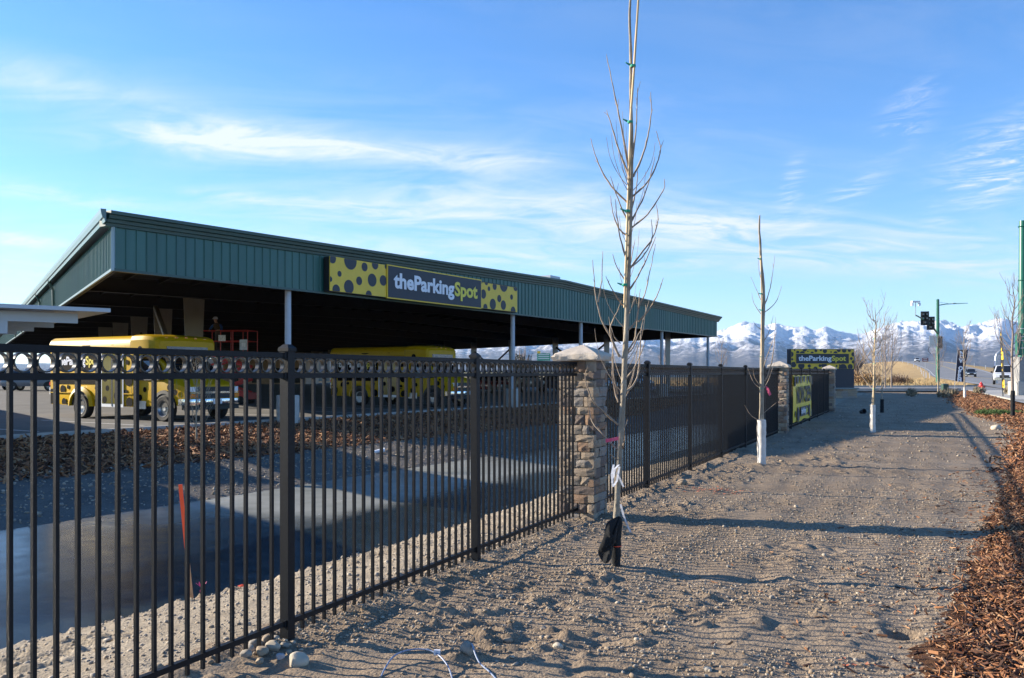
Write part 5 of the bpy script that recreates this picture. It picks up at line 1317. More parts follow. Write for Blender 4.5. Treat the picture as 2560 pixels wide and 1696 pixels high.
# ------------------------------------------------------------------ poles, signal, flags, hydrant
px_ = Vector(((2557 - 1280) * 47.5 / 2130, 47.5, .40))
gp = thing('signal_mast', 'thick green steel mast on a tall concrete base at the sidewalk', 'pole', px_)
mb = MB(); mb.box(-.55, .55, -.5, .5, -.2, .78); mb.box(-.52, .52, -.47, .47, .78, .80); mb.build('footing', M_conc, gp)
mb = MB(); mb.box(-.42, .42, -.4, .4, .80, 2.16); mb.build('concrete_post', M_concgrey, gp)
mb = MB(); mb.lathe([(0, 2.16), (.24, 2.16), (.235, 2.3), (.19, 9.7), (.18, 9.75), (0, 9.78)], 24); pl_ = mb.build('shaft', M_greensteel, gp, smooth=40)
for z in (2.62, 3.05, 3.25, 3.7, 6.4, 9.4):
    mb = MB(); mb.lathe([(.238, z), (.252, z + .02), (.238, z + .05)], 20); mb.build('band', M_galv if z < 4 else M_greensteel, pl_)
mb = MB(); mb.box(-.36, -.2, -.12, .12, 2.3, 3.5); mb.build('side_box', M_greensteel, gp)
mb = MB(); mb.tube([(0, 0, 9.2), (2, -3, 9.8), (4, -6, 10.0)], [.07, .06, .04], 8); mb.build('lamp_arm', M_greensteel, gp)

SY = 100.0; spx = Vector(((2344.5 - 1280) * SY / 2130, SY, .40))
tsg = thing('traffic_signal', 'green signal pole with black traffic light heads facing away and a luminaire arm', 'traffic light', spx)
mb = MB(); mb.lathe([(0, 0), (.34, 0), (.34, .08), (.22, .1), (.20, 3), (.165, 9.7), (.17, 9.9), (0, 9.95)], 18); mb.build('shaft', M_greensteel, tsg, smooth=40)
mb = MB(); mb.tube([(0, 0, 9.2), (1.0, 0, 9.35), (3.3, -.4, 9.42)], [.06, .05, .03], 8); mb.tube([(0, 0, 9.6), (1.4, 0, 9.38)], .015, 5); la = mb.build('lamp_arm', M_greensteel, tsg)
mb = MB(); mb.box(1.7, 2.1, -.15, .05, 9.38, 9.47); mb.build('luminaire', M_galv, la)
arm = [(0, 0, 5.9), (-2.9, -4, 6.75), (-5.5, -8, 7.0), (-8.2, -12, 7.2)]
mb = MB(); mb.tube(smooth_path(arm, 4), [.11] * 5 + [.09] * 4 + [.07] * 4, 8); mb.build('mast_arm', M_greensteel, tsg)
def head(x, y, z, five=False):
    h = MB(); n = 3
    h.box(-.42, .42, -.05, 0, -.75, .75); bpl = h.build('backplate', M_blacktrim, tsg, loc=(x, y, z), rot=(0, 0, R(-12)))
    for k in range(3):
        for cx in ((-.19, .19) if five and k < 2 else (0,)):
            h = MB(); h.box(-.15, .15, -.22, -.05, -.16, .16); h.lathe([(.12, -.0), (.15, .0), (.15, .12)], 12, M=Matrix.Translation((0, -.22, 0)) @ Matrix.Rotation(R(90), 4, 'X'))
            hh = h.build('signal_section', M_blacktrim, bpl, loc=(cx, 0, .44 - .44 * k))
            h = MB(); h.disc((0, 0, (0, -.225, 0)), (1, 0, 0), (0, 0, 1), .1, 14); h.build('lens', mat('grey_lens', (.3, .3, .3), .3), hh)
    return bpl
head(-2.9, -4.2, 6.85, True); head(-5.5, -8.2, 7.15, True)
mb = MB(); mb.box(-1.15, -.22, -.3, -.25, 4.35, 5.6); mb.build('sign_back', M_galv, tsg)
mb = MB(); mb.box(-.1, .42, -.28, -.2, 4.15, 5.55); mb.build('side_signal', M_blacktrim, tsg)
mb = MB(); mb.tube([(-1.1, -.2, 4.35), (-1.25, -.2, 3.9), (-.9, -.2, 3.5)], .03, 6); mb.build('conduit', M_blacktrim, tsg)
mb = MB(); mb.tube([(-8.3, -12, 7.1), (-8.3, -12, 8.55)], .035, 6); dv = mb.build('camera_riser', M_galv, tsg)
mb = MB(); mb.box(-8.7, -7.9, -12.2, -11.8, 8.55, 8.7); mb.box(-8.75, -8.6, -12.2, -11.9, 8.2, 8.5); mb.box(-8.0, -7.85, -12.2, -11.9, 8.2, 8.5); mb.build('detector_camera', M_white, dv)

# feather flag NOW OPEN
FY = 58.0
def FW(u, v): return at(u, v, FY)
fl = thing('feather_flag', 'dark NOW OPEN feather flag on a leaning pole by the chip bed', 'flag', (FW(2386, 975).x, FY, gz0(FW(2386, 975).x, FY)))
fo = Vector(fl.location)
M_flag = mat('flag_cloth_dark', (.022, .024, .05), .8, var=.25, vscale=3)
a, b, c, d = [FW(*q) - fo for q in ((2387.5, 952.5), (2410, 955.5), (2419, 875), (2394, 876))]
mb = MB(); NX_, NZ_ = 8, 14; pts = []; fcs = []
for j in range(NZ_ + 1):
    for i in range(NX_ + 1):
        s, t_ = i / NX_, j / NZ_; p_ = (a * (1 - s) + b * s) * (1 - t_) + (d * (1 - s) + c * s) * t_
        pts.append(p_ + Vector((0, .05 * math.sin(s * 5 + t_ * 7) * s, 0)))
        if i and j: k = j * (NX_ + 1) + i; fcs.append((k - NX_ - 2, k - NX_ - 1, k, k - 1))
mb.add(pts, fcs); cl = mb.build('flag_cloth', M_flag, fl, smooth=60)
mb = MB(); mb.tube([(0, 0, 0), a, d, d * .6 + c * .4 + Vector((0, 0, .06)), c], [.02, .018, .014, .01, .008], 6); mb.build('flag_pole', M_galv, fl)
wcols = mat('flag_letter_white', (.88, .89, .93), .7)
for k, ch in enumerate('NOW OPEN'):
    if ch == ' ': continue
    t_ = .94 - (k + .5) / 8.0 * .96; p_ = (a * .45 + b * .55) * (1 - t_) + (d * .45 + c * .55) * t_
    text_obj('letter', ch, .36, wcols, cl, Matrix.Translation(p_ + Vector((-.24, -.12, -.08))), .06)
# narrow spotted flag seen edge-on
EY = 45.0
e0 = at(2508, 997, EY); ef = thing('feather_flag', 'narrow yellow and black spotted feather flag seen edge-on beside the sidewalk', 'flag', (e0.x, EY, gz0(e0.x, EY)))
eo = Vector(ef.location)
mb = MB(); mb.tube([(0, 0, 0), at(2506, 970, EY) - eo, at(2503, 900, EY) - eo, at(2500, 830, EY) - eo], [.025, .02, .015, .008], 6); mb.build('flag_pole', M_blacktrim, ef)
mb = MB(); r_ = random.Random(3)
colr = [at(2506.5 - 6.5 * t_, 970 - 140 * t_, EY) - eo for t_ in np.linspace(0, 1, 15)]
for i in range(14):
    p0, p1 = colr[i], colr[i + 1]; wv = Vector((-.19, -.52, 0)) * (1 if i < 13 else .5)
    mb.add([p0, p0 + wv, p1 + wv * (1 if i < 12 else .4), p1], [(0, 1, 2, 3)], 1 if i < 2 or i in (7, 8) else 0)
cl = mb.build('flag_cloth', [mat('flag_cloth_black', (.02, .02, .02), .8), M_signyellow], ef)
for i in range(11):
    t_ = (i + .5) / 11; p_ = (colr[0].lerp(colr[-1], t_)) + Vector((-.095, -.26 + .1 * math.sin(i * 2.2), 0))
    mb = MB(); mb.disc((0, 0, p_ + Vector((-.012, -.003, 0))), Vector((-.343, -.939, 0)), (0, 0, 1), .06 + .04 * (i % 3), 14, mi=0); mb.build('spot', M_signyellow if i not in (0, 1, 6) else M_dot, cl)

# hydrant
HY = 54.0; hx = at(2453, 979, HY); hz = gz0(hx.x, HY)
hy = thing('fire_hydrant', 'red fire hydrant at the edge of the chip bed', 'hydrant', (hx.x, HY, hz - .02))
mb = MB(); mb.lathe([(0, 0), (.19, 0), (.19, .04), (.13, .05), (.13, .12), (.12, .13), (.115, .46), (.15, .47), (.15, .50), (.13, .51), (.125, .56), (.10, .64), (.05, .68), (.035, .70), (.03, .75), (0, .75)], 18); hb = mb.build('barrel', M_hydrant, hy, smooth=40)
for ax, rad, ln_ in (((1, 0, 0), .055, .20), ((-1, 0, 0), .055, .20), ((0, -1, 0), .075, .21)):
    v = Vector(ax); mb = MB(); mb.tube([Vector((0, 0, .40)), Vector((0, 0, .40)) + v * ln_], rad, 10); mb.tube([Vector((0, 0, .40)) + v * (ln_ - .03), Vector((0, 0, .40)) + v * (ln_ + .02)], rad * 1.25, 6); mb.build('outlet', M_hydrant, hy, smooth=40)
# green utility box
ub = at(2362, 960, 60); ugz = gz0(ub.x, 60)
ubx = thing('utility_box', 'small dark green utility box by the signal pole', 'utility box', (ub.x, 60, ugz))
mb = MB(); mb.box(-.19, .19, -.18, .18, -.05, .62); mb.build('cabinet', M_greenbox, ubx)
mb = MB(); mb.loft([[(-.21, -.2, .62), (.21, -.2, .62), (.21, .2, .66), (-.21, .2, .66)], [(-.19, -.18, .67), (.19, -.18, .67), (.19, .18, .71), (-.19, .18, .71)]]); mb.build('lid', M_greenbox, ubx)
# bent galvanised pipe frame
ap = at(2490, 924, 92); apb = thing('pipe_frame', 'bent galvanised pipe mast arching over the road verge', 'pole', (ap.x, 92, .45))
rise = at(2490, 885, 92).z - .45
mb = MB(); mb.tube(smooth_path([(0, 0, -.2), (0, 0, rise - .6), (.25, 0, rise + .1), (.9, 0, rise + .42), (2.2, 0, rise + .5), (4, 0, rise + .5)], 5), .15, 10); mb.build('bent_pipe', M_galv, apb, smooth=60)
# maroon road sign, delineators
rs_ = at(2313, 945, 150); rsn = thing('road_sign', 'small maroon road sign on a thin post beside the road', 'sign', (rs_.x, 150, .12))
zt_ = at(2313, 904, 150).z - .12
mb = MB(); mb.tube([(0, 0, 0), (0, 0, zt_)], .035, 6); mb.build('post', M_galv, rsn)
mb = MB(); mb.box(-.52, .52, -.05, -.035, zt_ - .02, zt_ + .62); pb = mb.build('plate', mat('maroon_sign', (.16, .02, .025), .5), rsn)
for z in (.40, .14):
    mb = MB(); mb.box(-.36, .36, -.056, -.051, zt_ + z, zt_ + z + .1); mb.build('legend_bar', M_white, pb)
for k, i in enumerate(range(54, len(RP) - 12, 3)):
    p_ = RP[i]; dd_ = (RP[i + 1] - RP[i - 1]); dd_.z = 0; dd_.normalize(); n_ = Vector((dd_.y, -dd_.x, 0))
    for s in (-1, 1):
        q = p_ + n_ * (s * 9.4); dl = thing('delineator', 'thin white delineator post along the ' + ('left' if s < 0 else 'right') + ' shoulder of the rising road', 'post', (q.x, q.y, p_.z - .1), 0, 'delineators on the ' + ('left' if s < 0 else 'right') + ' shoulder')
        mb = MB(); mb.box(-.05, .05, -.02, .02, -.2, 1.25); mb.build('stake', M_white, dl)
        mb = MB(); mb.box(-.045, .045, -.026, -.021, 1.0, 1.18); mb.build('reflector', M_plate, dl)
# vehicles on the road
def on_road(y, off):
    i = min(range(len(RP)), key=lambda k: abs(RP[k].y - y)); p_ = RP[i]; d = RP[i + 1] - RP[i - 1]; d.z = 0; d.normalize()
    return p_ + Vector((d.y, -d.x, 0)) * off + Vector((0, 0, .05 * (1 - abs(off) / 7.6))), math.atan2(-d.y, -d.x)
q, a_ = on_road(84, -3.4); tk = make_car('pickup_truck', 'white work pickup with blue ladder rack driving toward the junction', paintm('truck_white', (.72, .74, .78)), 'pickup'); tk.location = (at(2511, 957, q.y).x, q.y, q.z); tk.rotation_euler = (0, 0, a_ - .10)
mb = MB()
for y in (-.85, .85): mb.beam((-2.5, y, 1.0), (-2.5, y, 2.35), .06, .06); mb.beam((-.9, y, 1.0), (-.9, y, 2.35), .06, .06); mb.beam((-2.7, y, 2.35), (-.6, y, 2.35), .06, .08)
mb.box(-2.4, -1.0, .5, .95, 1.4, 2.5); mb.build('ladder_rack', mat('rack_blue', (.06, .14, .36), .5), tk)
q, a_ = on_road(185, -2.6); dk = make_car('dark_suv', 'dark sport utility driving down the road behind the NOW OPEN flag', paintm('suv_dark', (.05, .06, .065)), 'suv'); dk.location = (at(2427, 942, q.y).x, q.y, q.z); dk.rotation_euler = (0, 0, a_)
q, a_ = on_road(365, -3.0); wk = make_car('white_car', 'white car far up at the crest of the road', paintm('car_white', (.7, .71, .72)), 'suv'); wk.location = (q.x, q.y, q.z); wk.rotation_euler = (0, 0, a_)

# ------------------------------------------------------------------ things beyond the roof
hs = thing('highway_sign', 'green highway sign with yellow exit tab far beyond the parking roof', 'sign', (9.5, 240, .15))
q0 = at(1343, 902, 240); q1 = at(1376, 884, 240)
mb = MB(); mb.box(q0.x - 9.5, q1.x - 9.5, -.1, 0, q0.z - .15, q1.z - .15); pa = mb.build('panel', mat('highway_green', (.02, .26, .17), .4), hs)
mb = MB(); mb.box(q0.x - 9.5, q0.x - 9.5 + .9, -.1, 0, q1.z - .14, q1.z + .5); mb.build('exit_tab', M_signyellow, hs)
mb = MB()
for k in range(3): mb.box(q0.x - 9.2, q1.x - 9.8, -.12, -.101, q0.z + .3 + k * .55, q0.z + .5 + k * .55)
mb.build('legend', M_white, pa)
mb = MB()
for x in (q0.x - 9.2, q1.x - 9.8): mb.beam((x, .1, 0), (x, .1, q1.z - .2), .18, .18)
mb.build('legs', M_galv, hs)
wb = thing('block_wall_building', 'tan brick building far across the lot behind the red lift', 'building', (-33, 118, .1))
mb = MB(); mb.box(-7, 4.4, 0, 8, 0, 3.6); mb.build('wall', mat('tan_brick', (.50, .35, .24), .9, var=.2, vscale=1.2, bump=.3, bscale=12), wb)
mb = MB(); mb.box(-7.2, 4.6, -.2, 8.2, 3.6, 3.85); mb.build('parapet', M_conc, wb)
for x in (-6, -3, 0, 2.6):
    mb = MB(); mb.box(x, x + 1.1, -.04, .02, .2, 2.3); mb.build('door', M_blacktrim, wb)
ww = thing('warehouse', 'long low white warehouse on the plain left of the ground sign', 'building', (75, 300, 0))
a0_, a1_ = at(1450, 920, 300).x - 75, at(1985, 920, 300).x - 75
mb = MB(); mb.box(a0_, a1_, 0, 30, 0, 3.1); mb.build('wall', M_white, ww)
mb = MB(); mb.box(a0_ - .4, a1_ + .4, -.3, 30.3, 3.1, 3.5); mb.build('roof', mat('white_roof', (.8, .8, .82), .5), ww)
for k in range(14):
    x = a0_ + 3 + k * (a1_ - a0_ - 6) / 13; mb = MB(); mb.box(x, x + 2.2, -.06, .02, 0, 2.4); mb.build('dock_door', M_galv, ww)
tf = thing('tan_fence', 'tan slatted screen fence far behind the parking roof', 'fence', (-62, 150, 0))
for k in range(40):
    mb = MB(); mb.box(k * 1.2, k * 1.2 + 1.14, 0, .08, 0, 4.2); mb.build('slat_panel', M_cream, tf)

# ------------------------------------------------------------------ mountains
prof = [(-2200, 890), (-700, 893), (-300, 899), (0, 907), (60, 911), (110, 906), (160, 913), (400, 905), (800, 884), (1000, 868), (1100, 857), (1200, 852), (1300, 846), (1400, 843), (1500, 838), (1650, 829), (1760, 832), (1791, 827), (1815, 822), (1835, 814), (1859, 803), (1880, 807), (1894, 809), (1914, 815), (1938, 806), (1956, 813), (1979, 817), (1996, 818), (2011, 815), (2032, 825), (2045, 823), (2066, 815), (2087, 826), (2108, 830), (2134, 835), (2163, 833), (2189, 822), (2223, 812), (2249, 804), (2280, 802), (2307, 804), (2343, 799), (2364, 801), (2385, 808), (2402, 818), (2425, 812), (2453, 808), (2477, 798), (2498, 795), (2516, 797), (2532, 804), (2550, 800), (2600, 806), (2700, 796), (2900, 802), (3200, 794), (4000, 812), (6000, 840)]
au = np.array([math.atan((u - 1280) / 2130) for u, v in prof]); ah = np.array([(933 - v) / 2130 for u, v in prof])     # height over forward distance
NA, NR = 1500, 170
A = np.concatenate([np.linspace(R(-58), R(-5), 260, endpoint=False), np.linspace(R(-5), R(38), NA - 380, endpoint=False), np.linspace(R(38), R(62), 120)])
Rr_ = np.linspace(5200, 15500, NR)
AA, RR = np.meshgrid(A, Rr_, indexing='ij')
XX, YY = RR * np.sin(AA), RR * np.cos(AA)
def ridged(x, y, oct, seed):
    s = 0; a = 1.; t = 0; w = 1.
    for i in range(oct):
        n_ = 1 - np.abs(2 * vnoise(x * 2 ** i + 31.7 * i, y * 2 ** i + 11.9 * i, seed + i) - 1); n_ = n_ ** 2
        s = s + a * n_ * w; t += a; w = np.clip(n_ * 1.6, 0, 1); a *= .52
    return s / t
wx = XX + 500 * (fbm(XX / 1600, YY / 1600, 3, 71) - .5); wy = YY + 500 * (fbm(XX / 1600, YY / 1600, 3, 75) - .5)
rg = .6 * ridged(wx / 2600, wy / 2600, 7, 81) + .4 * ridged(wx / 900 + 5, wy / 900, 5, 101)
env = .05 + .95 * sstep((RR - 5600) / 7200) ** 1.15
env *= 1 - .6 * sstep((RR - 13200) / 2300)
hgt = env * (.30 + .75 * rg + .10 * fbm(wx / 500, wy / 500, 4, 91))
ratio = hgt / (RR * np.cos(AA))
mx_ = ratio.max(axis=1)
ker = np.ones(9) / 9; target = np.interp(A, au, ah)
scl = target / mx_
sm = np.convolve(np.pad(scl, 4, mode='edge'), ker, 'valid')
hgt = hgt * (.25 * scl + .75 * sm)[:, None]
hgt = hgt - 6 * (1 - sstep((RR - 5200) / 900))
V = np.stack([XX, YY, hgt], -1).reshape(-1, 3)
ii = np.arange(NA * NR).reshape(NA, NR)
Q = np.stack([ii[:-1, :-1], ii[:-1, 1:], ii[1:, 1:], ii[1:, :-1]], -1).reshape(-1, 4)[:, ::-1]
M_mtn = bpy.data.materials.new('snowy_mountain'); M_mtn.use_nodes = True; nt = M_mtn.node_tree; p = nt.nodes['Principled BSDF']
p.inputs['Roughness'].default_value = .9; p.inputs['Specular IOR Level'].default_value = .1
tcn = nt.nodes.new('ShaderNodeTexCoord'); sp_ = nt.nodes.new('ShaderNodeSeparateXYZ'); nt.links.new(tcn.outputs['Object'], sp_.inputs[0])
def nz(scale, det=8):
    n_ = nt.nodes.new('ShaderNodeTexNoise'); n_.inputs['Scale'].default_value = scale; n_.inputs['Detail'].default_value = det; n_.inputs['Roughness'].default_value = .68; nt.links.new(tcn.outputs['Object'], n_.inputs['Vector']); return n_.outputs['Fac']
def nm(op, a, b):
    n_ = nt.nodes.new('ShaderNodeMath'); n_.operation = op
    for i, x in enumerate((a, b)):
        if isinstance(x, (int, float)): n_.inputs[i].default_value = x
        else: nt.links.new(x, n_.inputs[i])
    return n_.outputs[0]
geo = nt.nodes.new('ShaderNodeNewGeometry'); sn_ = nt.nodes.new('ShaderNodeSeparateXYZ'); nt.links.new(geo.outputs['Normal'], sn_.inputs[0])
hh = nm('DIVIDE', sp_.outputs[2], 560.0)
val = nm('ADD', nm('ADD', nm('MULTIPLY', hh, .95), nm('MULTIPLY', nm('SUBTRACT', nz(.0022), .5), 1.1)), nm('ADD', nm('MULTIPLY', nm('SUBTRACT', nz(.014), .5), 1.5), nm('MULTIPLY', sn_.outputs[2], .25)))
rmp = nt.nodes.new('ShaderNodeValToRGB'); cr = rmp.color_ramp
cr.elements[0].position = .50; cr.elements[0].color = (.11, .105, .11, 1); cr.elements[1].position = .94; cr.elements[1].color = (.66, .67, .70, 1)
e_ = cr.elements.new(.70); e_.color = (.27, .255, .265, 1)
nt.links.new(val, rmp.inputs['Fac']); nt.links.new(rmp.outputs['Color'], p.inputs['Base Color'])
bb = nt.nodes.new('ShaderNodeBump'); bb.inputs['Strength'].default_value = 1.0; bb.inputs['Distance'].default_value = 55
nt.links.new(nz(.006, 9), bb.inputs['Height']); nt.links.new(bb.outputs[0], p.inputs['Normal'])
mo = link('mountain_range', np_mesh('mountain_range', V, Q, 4, [M_mtn], None, True)); tag(mo, 'snow-covered mountain range along the horizon', 'mountains', kind='structure')
# ------------------------------------------------------------------ loose stones, chips, small litter
def ico(sub=1):
    t = (1 + 5 ** .5) / 2
    v = [(-1, t, 0), (1, t, 0), (-1, -t, 0), (1, -t, 0), (0, -1, t), (0, 1, t), (0, -1, -t), (0, 1, -t), (t, 0, -1), (t, 0, 1), (-t, 0, -1), (-t, 0, 1)]
    f = [(0, 11, 5), (0, 5, 1), (0, 1, 7), (0, 7, 10), (0, 10, 11), (1, 5, 9), (5, 11, 4), (11, 10, 2), (10, 7, 6), (7, 1, 8), (3, 9, 4), (3, 4, 2), (3, 2, 6), (3, 6, 8), (3, 8, 9), (4, 9, 5), (2, 4, 11), (6, 2, 10), (8, 6, 7), (9, 8, 1)]
    v = [np.array(q, float) / np.linalg.norm(q) for q in v]
    for _ in range(sub):
        nf = []; mid = {}
        def mp(a, b):
            k = (min(a, b), max(a, b))
            if k not in mid: m_ = v[a] + v[b]; v.append(m_ / np.linalg.norm(m_)); mid[k] = len(v) - 1
            return mid[k]
        for a, b, c in f: x, y, z = mp(a, b), mp(b, c), mp(c, a); nf += [(a, x, z), (b, y, x), (c, z, y), (x, y, z)]
        f = nf
    return np.array(v), np.array(f)
IV0, IF0 = ico(0); IV1, IF1 = ico(1); IV2, IF2 = ico(2)
def scatter_stones(name, xy, size, mats, seed, label, parent=None, sink=.3, V0=IV0, F0_=IF0):
    r_ = np.random.default_rng(seed); n = len(xy); nv = len(V0)
    rot = r_.uniform(0, 2 * np.pi, n); sc_ = size[:, None] * r_.uniform(.65, 1.35, (n, 3)); sc_[:, 2] *= .7
    base = V0[None] * (1 + r_.uniform(-.22, .22, (n, nv, 1)))
    p_ = base * sc_[:, None, :]
    c, s = np.cos(rot)[:, None], np.sin(rot)[:, None]
    x = p_[..., 0] * c - p_[..., 1] * s; y = p_[..., 0] * s + p_[..., 1] * c
    z0 = ground_z(xy[:, 0], xy[:, 1])
    v = np.stack([x + xy[:, :1], y + xy[:, 1:], p_[..., 2] + (z0 + sc_[:, 2] * (1 - sink) * .6)[:, None]], -1).reshape(-1, 3)
    f = (F0_[None] + (np.arange(n) * nv)[:, None, None]).reshape(-1, 3)
    mi_ = np.repeat(r_.integers(0, len(mats), n), len(F0_))
    o = link(name, np_mesh(name, v, f, 3, mats, mi_, True)); tag(o, label, 'stones', kind='stuff'); return o
M_peb = [mat('pebble_tan', (.32, .25, .175), .9, var=.2, vscale=30), mat('pebble_grey', (.29, .255, .21), .9, var=.2, vscale=30), mat('pebble_pale', (.41, .345, .265), .85, var=.15, vscale=30), mat('clod_soil', (.27, .205, .14), .95, var=.2, vscale=30)]
r8 = np.random.default_rng(88)
# on the dirt strip: denser in patches and near the fence
n = 44000; Y_ = 3.2 + 15 * r8.beta(1.1, 2.4, n); X_ = fence_x(Y_) - .3 + r8.random(n) ** 1.25 * (mulch_x(Y_) - fence_x(Y_) + .3)
keep = fbm(X_ / .9, Y_ / .9, 2, 41) + .22 * r8.random(n) > .50
xy = np.stack([X_, Y_], -1)[keep]
scatter_stones('dirt_clods', xy, .0035 + .014 * r8.beta(1.0, 6.5, len(xy)) * 1.7, M_peb + [M_peb[3], M_peb[3], M_peb[0]], 5, 'small stones and clods strewn over the dirt strip')
n = 11000; Y_ = 4.0 + 24 * r8.beta(1, 2, n); ni_, tf_ = near_ice(Y_), fence_x(Y_) - .3; X_ = ni_ + .02 + r8.random(n) * (tf_ - ni_); xy = np.stack([X_, Y_], -1)
scatter_stones('bank_gravel', xy, .004 + .045 * r8.beta(.8, 9, n), M_peb[:3] + [M_peb[2], M_peb[0]], 6, 'pale gravel on the near bank between fence and ice')
n = 5000; Y_ = 10 + 26 * r8.random(n); cx_, fi_ = curb_x(Y_), far_ice(Y_); X_ = cx_ + (.55 + .45 * r8.random(n)) * (fi_ - cx_); xy = np.stack([X_, Y_], -1)
scatter_stones('far_bank_gravel', xy, .012 + .05 * r8.beta(1, 6, n), M_peb, 7, 'grey gravel on the far bank above the ice')
n = 3000; Y_ = 16 + 30 * r8.random(n); X_ = fence_x(Y_) + .1 + r8.random(n) * (mulch_x(Y_) - fence_x(Y_)); xy = np.stack([X_, Y_], -1)
scatter_stones('distant_clods', xy, .012 + .04 * r8.beta(1, 6, n), M_peb + [M_peb[3]] * 2, 8, 'clods and stones on the shaded far end of the dirt strip')

def scatter_chips(name, xy, length, width, mats, seed, label, lift=.01, tilt=.45, thick=.005):
    r_ = np.random.default_rng(seed); n = len(xy)
    a = r_.uniform(0, 2 * np.pi, n); e = r_.normal(0, tilt, n); ro = r_.normal(0, tilt * 1.3, n)
    d = np.stack([np.cos(a) * np.cos(e), np.sin(a) * np.cos(e), np.sin(e)], -1)
    s = np.stack([-np.sin(a), np.cos(a), np.zeros(n)], -1); up = np.cross(d, s)
    s2 = s * np.cos(ro)[:, None] + up * np.sin(ro)[:, None]; up2 = np.cross(d, s2)
    L_ = (length * r_.uniform(.45, 1.5, n) / 2)[:, None]; W2 = (width * r_.uniform(.5, 1.5, n) / 2)[:, None]; T_ = (thick * r_.uniform(.6, 1.6, n) / 2)[:, None]
    z0 = ground_z(xy[:, 0], xy[:, 1]) + r_.uniform(0, lift, n)
    c = np.concatenate([xy, z0[:, None]], 1)
    k = r_.uniform(.3, 1.0, (n, 1))
    q = [c - d * L_ - s2 * W2 * k - up2 * T_, c + d * L_ - s2 * W2 * .6 - up2 * T_, c + d * L_ * .9 + s2 * W2 * k - up2 * T_, c - d * L_ * .95 + s2 * W2 - up2 * T_]
    q += [c - d * L_ * .95 - s2 * W2 * k * .9 + up2 * T_, c + d * L_ * .9 - s2 * W2 * .6 + up2 * T_, c + d * L_ * .85 + s2 * W2 * k * .9 + up2 * T_, c - d * L_ + s2 * W2 * .9 + up2 * T_]
    v = np.stack(q, 1).reshape(-1, 3)
    F_ = np.array([(4, 5, 6, 7), (0, 1, 5, 4), (1, 2, 6, 5), (2, 3, 7, 6), (3, 0, 4, 7)])
    f = (F_[None] + (np.arange(n) * 8)[:, None, None]).reshape(-1, 4)
    mi_ = np.repeat(r_.choice(len(mats), n), 5)
    o = link(name, np_mesh(name, v, f, 4, mats, mi_)); tag(o, label, 'wood chips', kind='stuff'); return o
M_chip = [mat('chip_red_brown', (.27, .11, .045), .8, var=.3, vscale=25), mat('chip_brown', (.15, .062, .03), .85, var=.3, vscale=25), mat('chip_tan', (.40, .22, .11), .8, var=.25, vscale=25), mat('chip_dark', (.07, .032, .018), .9, var=.3, vscale=25), mat('chip_orange', (.32, .14, .055), .8, var=.25, vscale=25)]
n = 40000; Y_ = 3.6 + 10.5 * r8.random(n) ** 1.15; X_ = mulch_x(Y_) + .12 + r8.normal(0, .10, n) + 2.3 * r8.random(n) ** 1.1; xy = np.stack([X_, Y_], -1)
scatter_chips('chip_bed', xy, .062, .016, M_chip, 11, 'red-brown bark chips of the bed along the sidewalk', .05)
n = 42000; Y_ = 14 + 46 * r8.random(n); X_ = mulch_x(Y_) + r8.normal(0, .25, n) + np.minimum(7.5, 2 + .25 * Y_) * r8.random(n); ok = X_ < .4378 * (Y_ - 45.4) + 25.8; xy = np.stack([X_, Y_], -1)[ok]
scatter_chips('far_chip_bed', xy, .12, .035, M_chip, 12, 'bark chips of the bed by the hydrant and flags', .06, .5, .015)
n = 20000; Y_ = 14 + 34 * r8.random(n); cx_, fi_ = curb_x(Y_), far_ice(Y_); X_ = cx_ + .1 + (.66 * r8.random(n)) * (fi_ - cx_); xy = np.stack([X_, Y_], -1)
scatter_chips('bank_chips', xy, .17, .05, M_chip, 13, 'bark chips on the bank below the parking lot kerb', .05, .5, .012)
n = 500; Y_ = 4 + 11 * r8.random(n); X_ = mulch_x(Y_) - r8.exponential(.45, n); xy = np.stack([X_, Y_], -1)
scatter_chips('stray_chips', xy, .06, .016, M_chip, 14, 'stray bark chips on the dirt near the bed', .012, .3)

# individual stones that can be told apart
def rock(u, v, size, m, label, seed, group=None, flat=.7, zadd=0):
    y = 2130 * EYE / (v - 933); x = (u - 1280) * y / 2130
    r_ = np.random.default_rng(seed)
    vv = IV2 * (1 + .10 * r_.normal(size=(len(IV2), 1)) * .4)
    k = r_.normal(size=(5, 3)); k /= np.linalg.norm(k, axis=1)[:, None]
    for q in k: vv = vv - np.clip(vv @ q - .72, 0, 1)[:, None] * q * .85         # broken facets
    vv = vv * np.array([1, .8, flat]) * size
    o = link('rock', np_mesh('rock', vv, IF2, 3, [m], None, True)); o.location = (x, y, gz(x, y) + size * flat * .45 + zadd); o.rotation_euler = (0, 0, seed)
    tag(o, label, 'rock', group); return o
M_rockpale = mat('rock_pale', (.50, .43, .33), .85, var=.15, vscale=12, bump=.4, bscale=40)
M_rockblue = mat('rock_blue_grey', (.36, .37, .40), .8, var=.12, vscale=16, bump=.2, bscale=40)
rock(746, 1668, .062, M_rockpale, 'flat-faced cream rock lying in front of the fence post foot', 3, flat=.8)
rock(1168, 1640, .055, M_peb[1], 'brown-grey rock where the blue tube comes out of the dirt', 5, flat=.9)
rock(700, 1652, .034, M_rockblue, 'smooth blue-grey cobble beside the cream rock', 8)
rock(1395, 1619, .036, M_rockpale, 'oval tan cobble lying alone on the dirt', 12, flat=.6)
rock(1770, 1680, .026, M_rockpale, 'white stone at the bottom edge of the dirt strip', 15)
rock(1705, 1215, .10, M_peb[3], 'big soil lump against the fence foot past the first pillar', 17, flat=.6)
rock(2490, 1075, .16, M_rockpale, 'pale boulder at the edge of the far chip bed', 19, flat=.7)
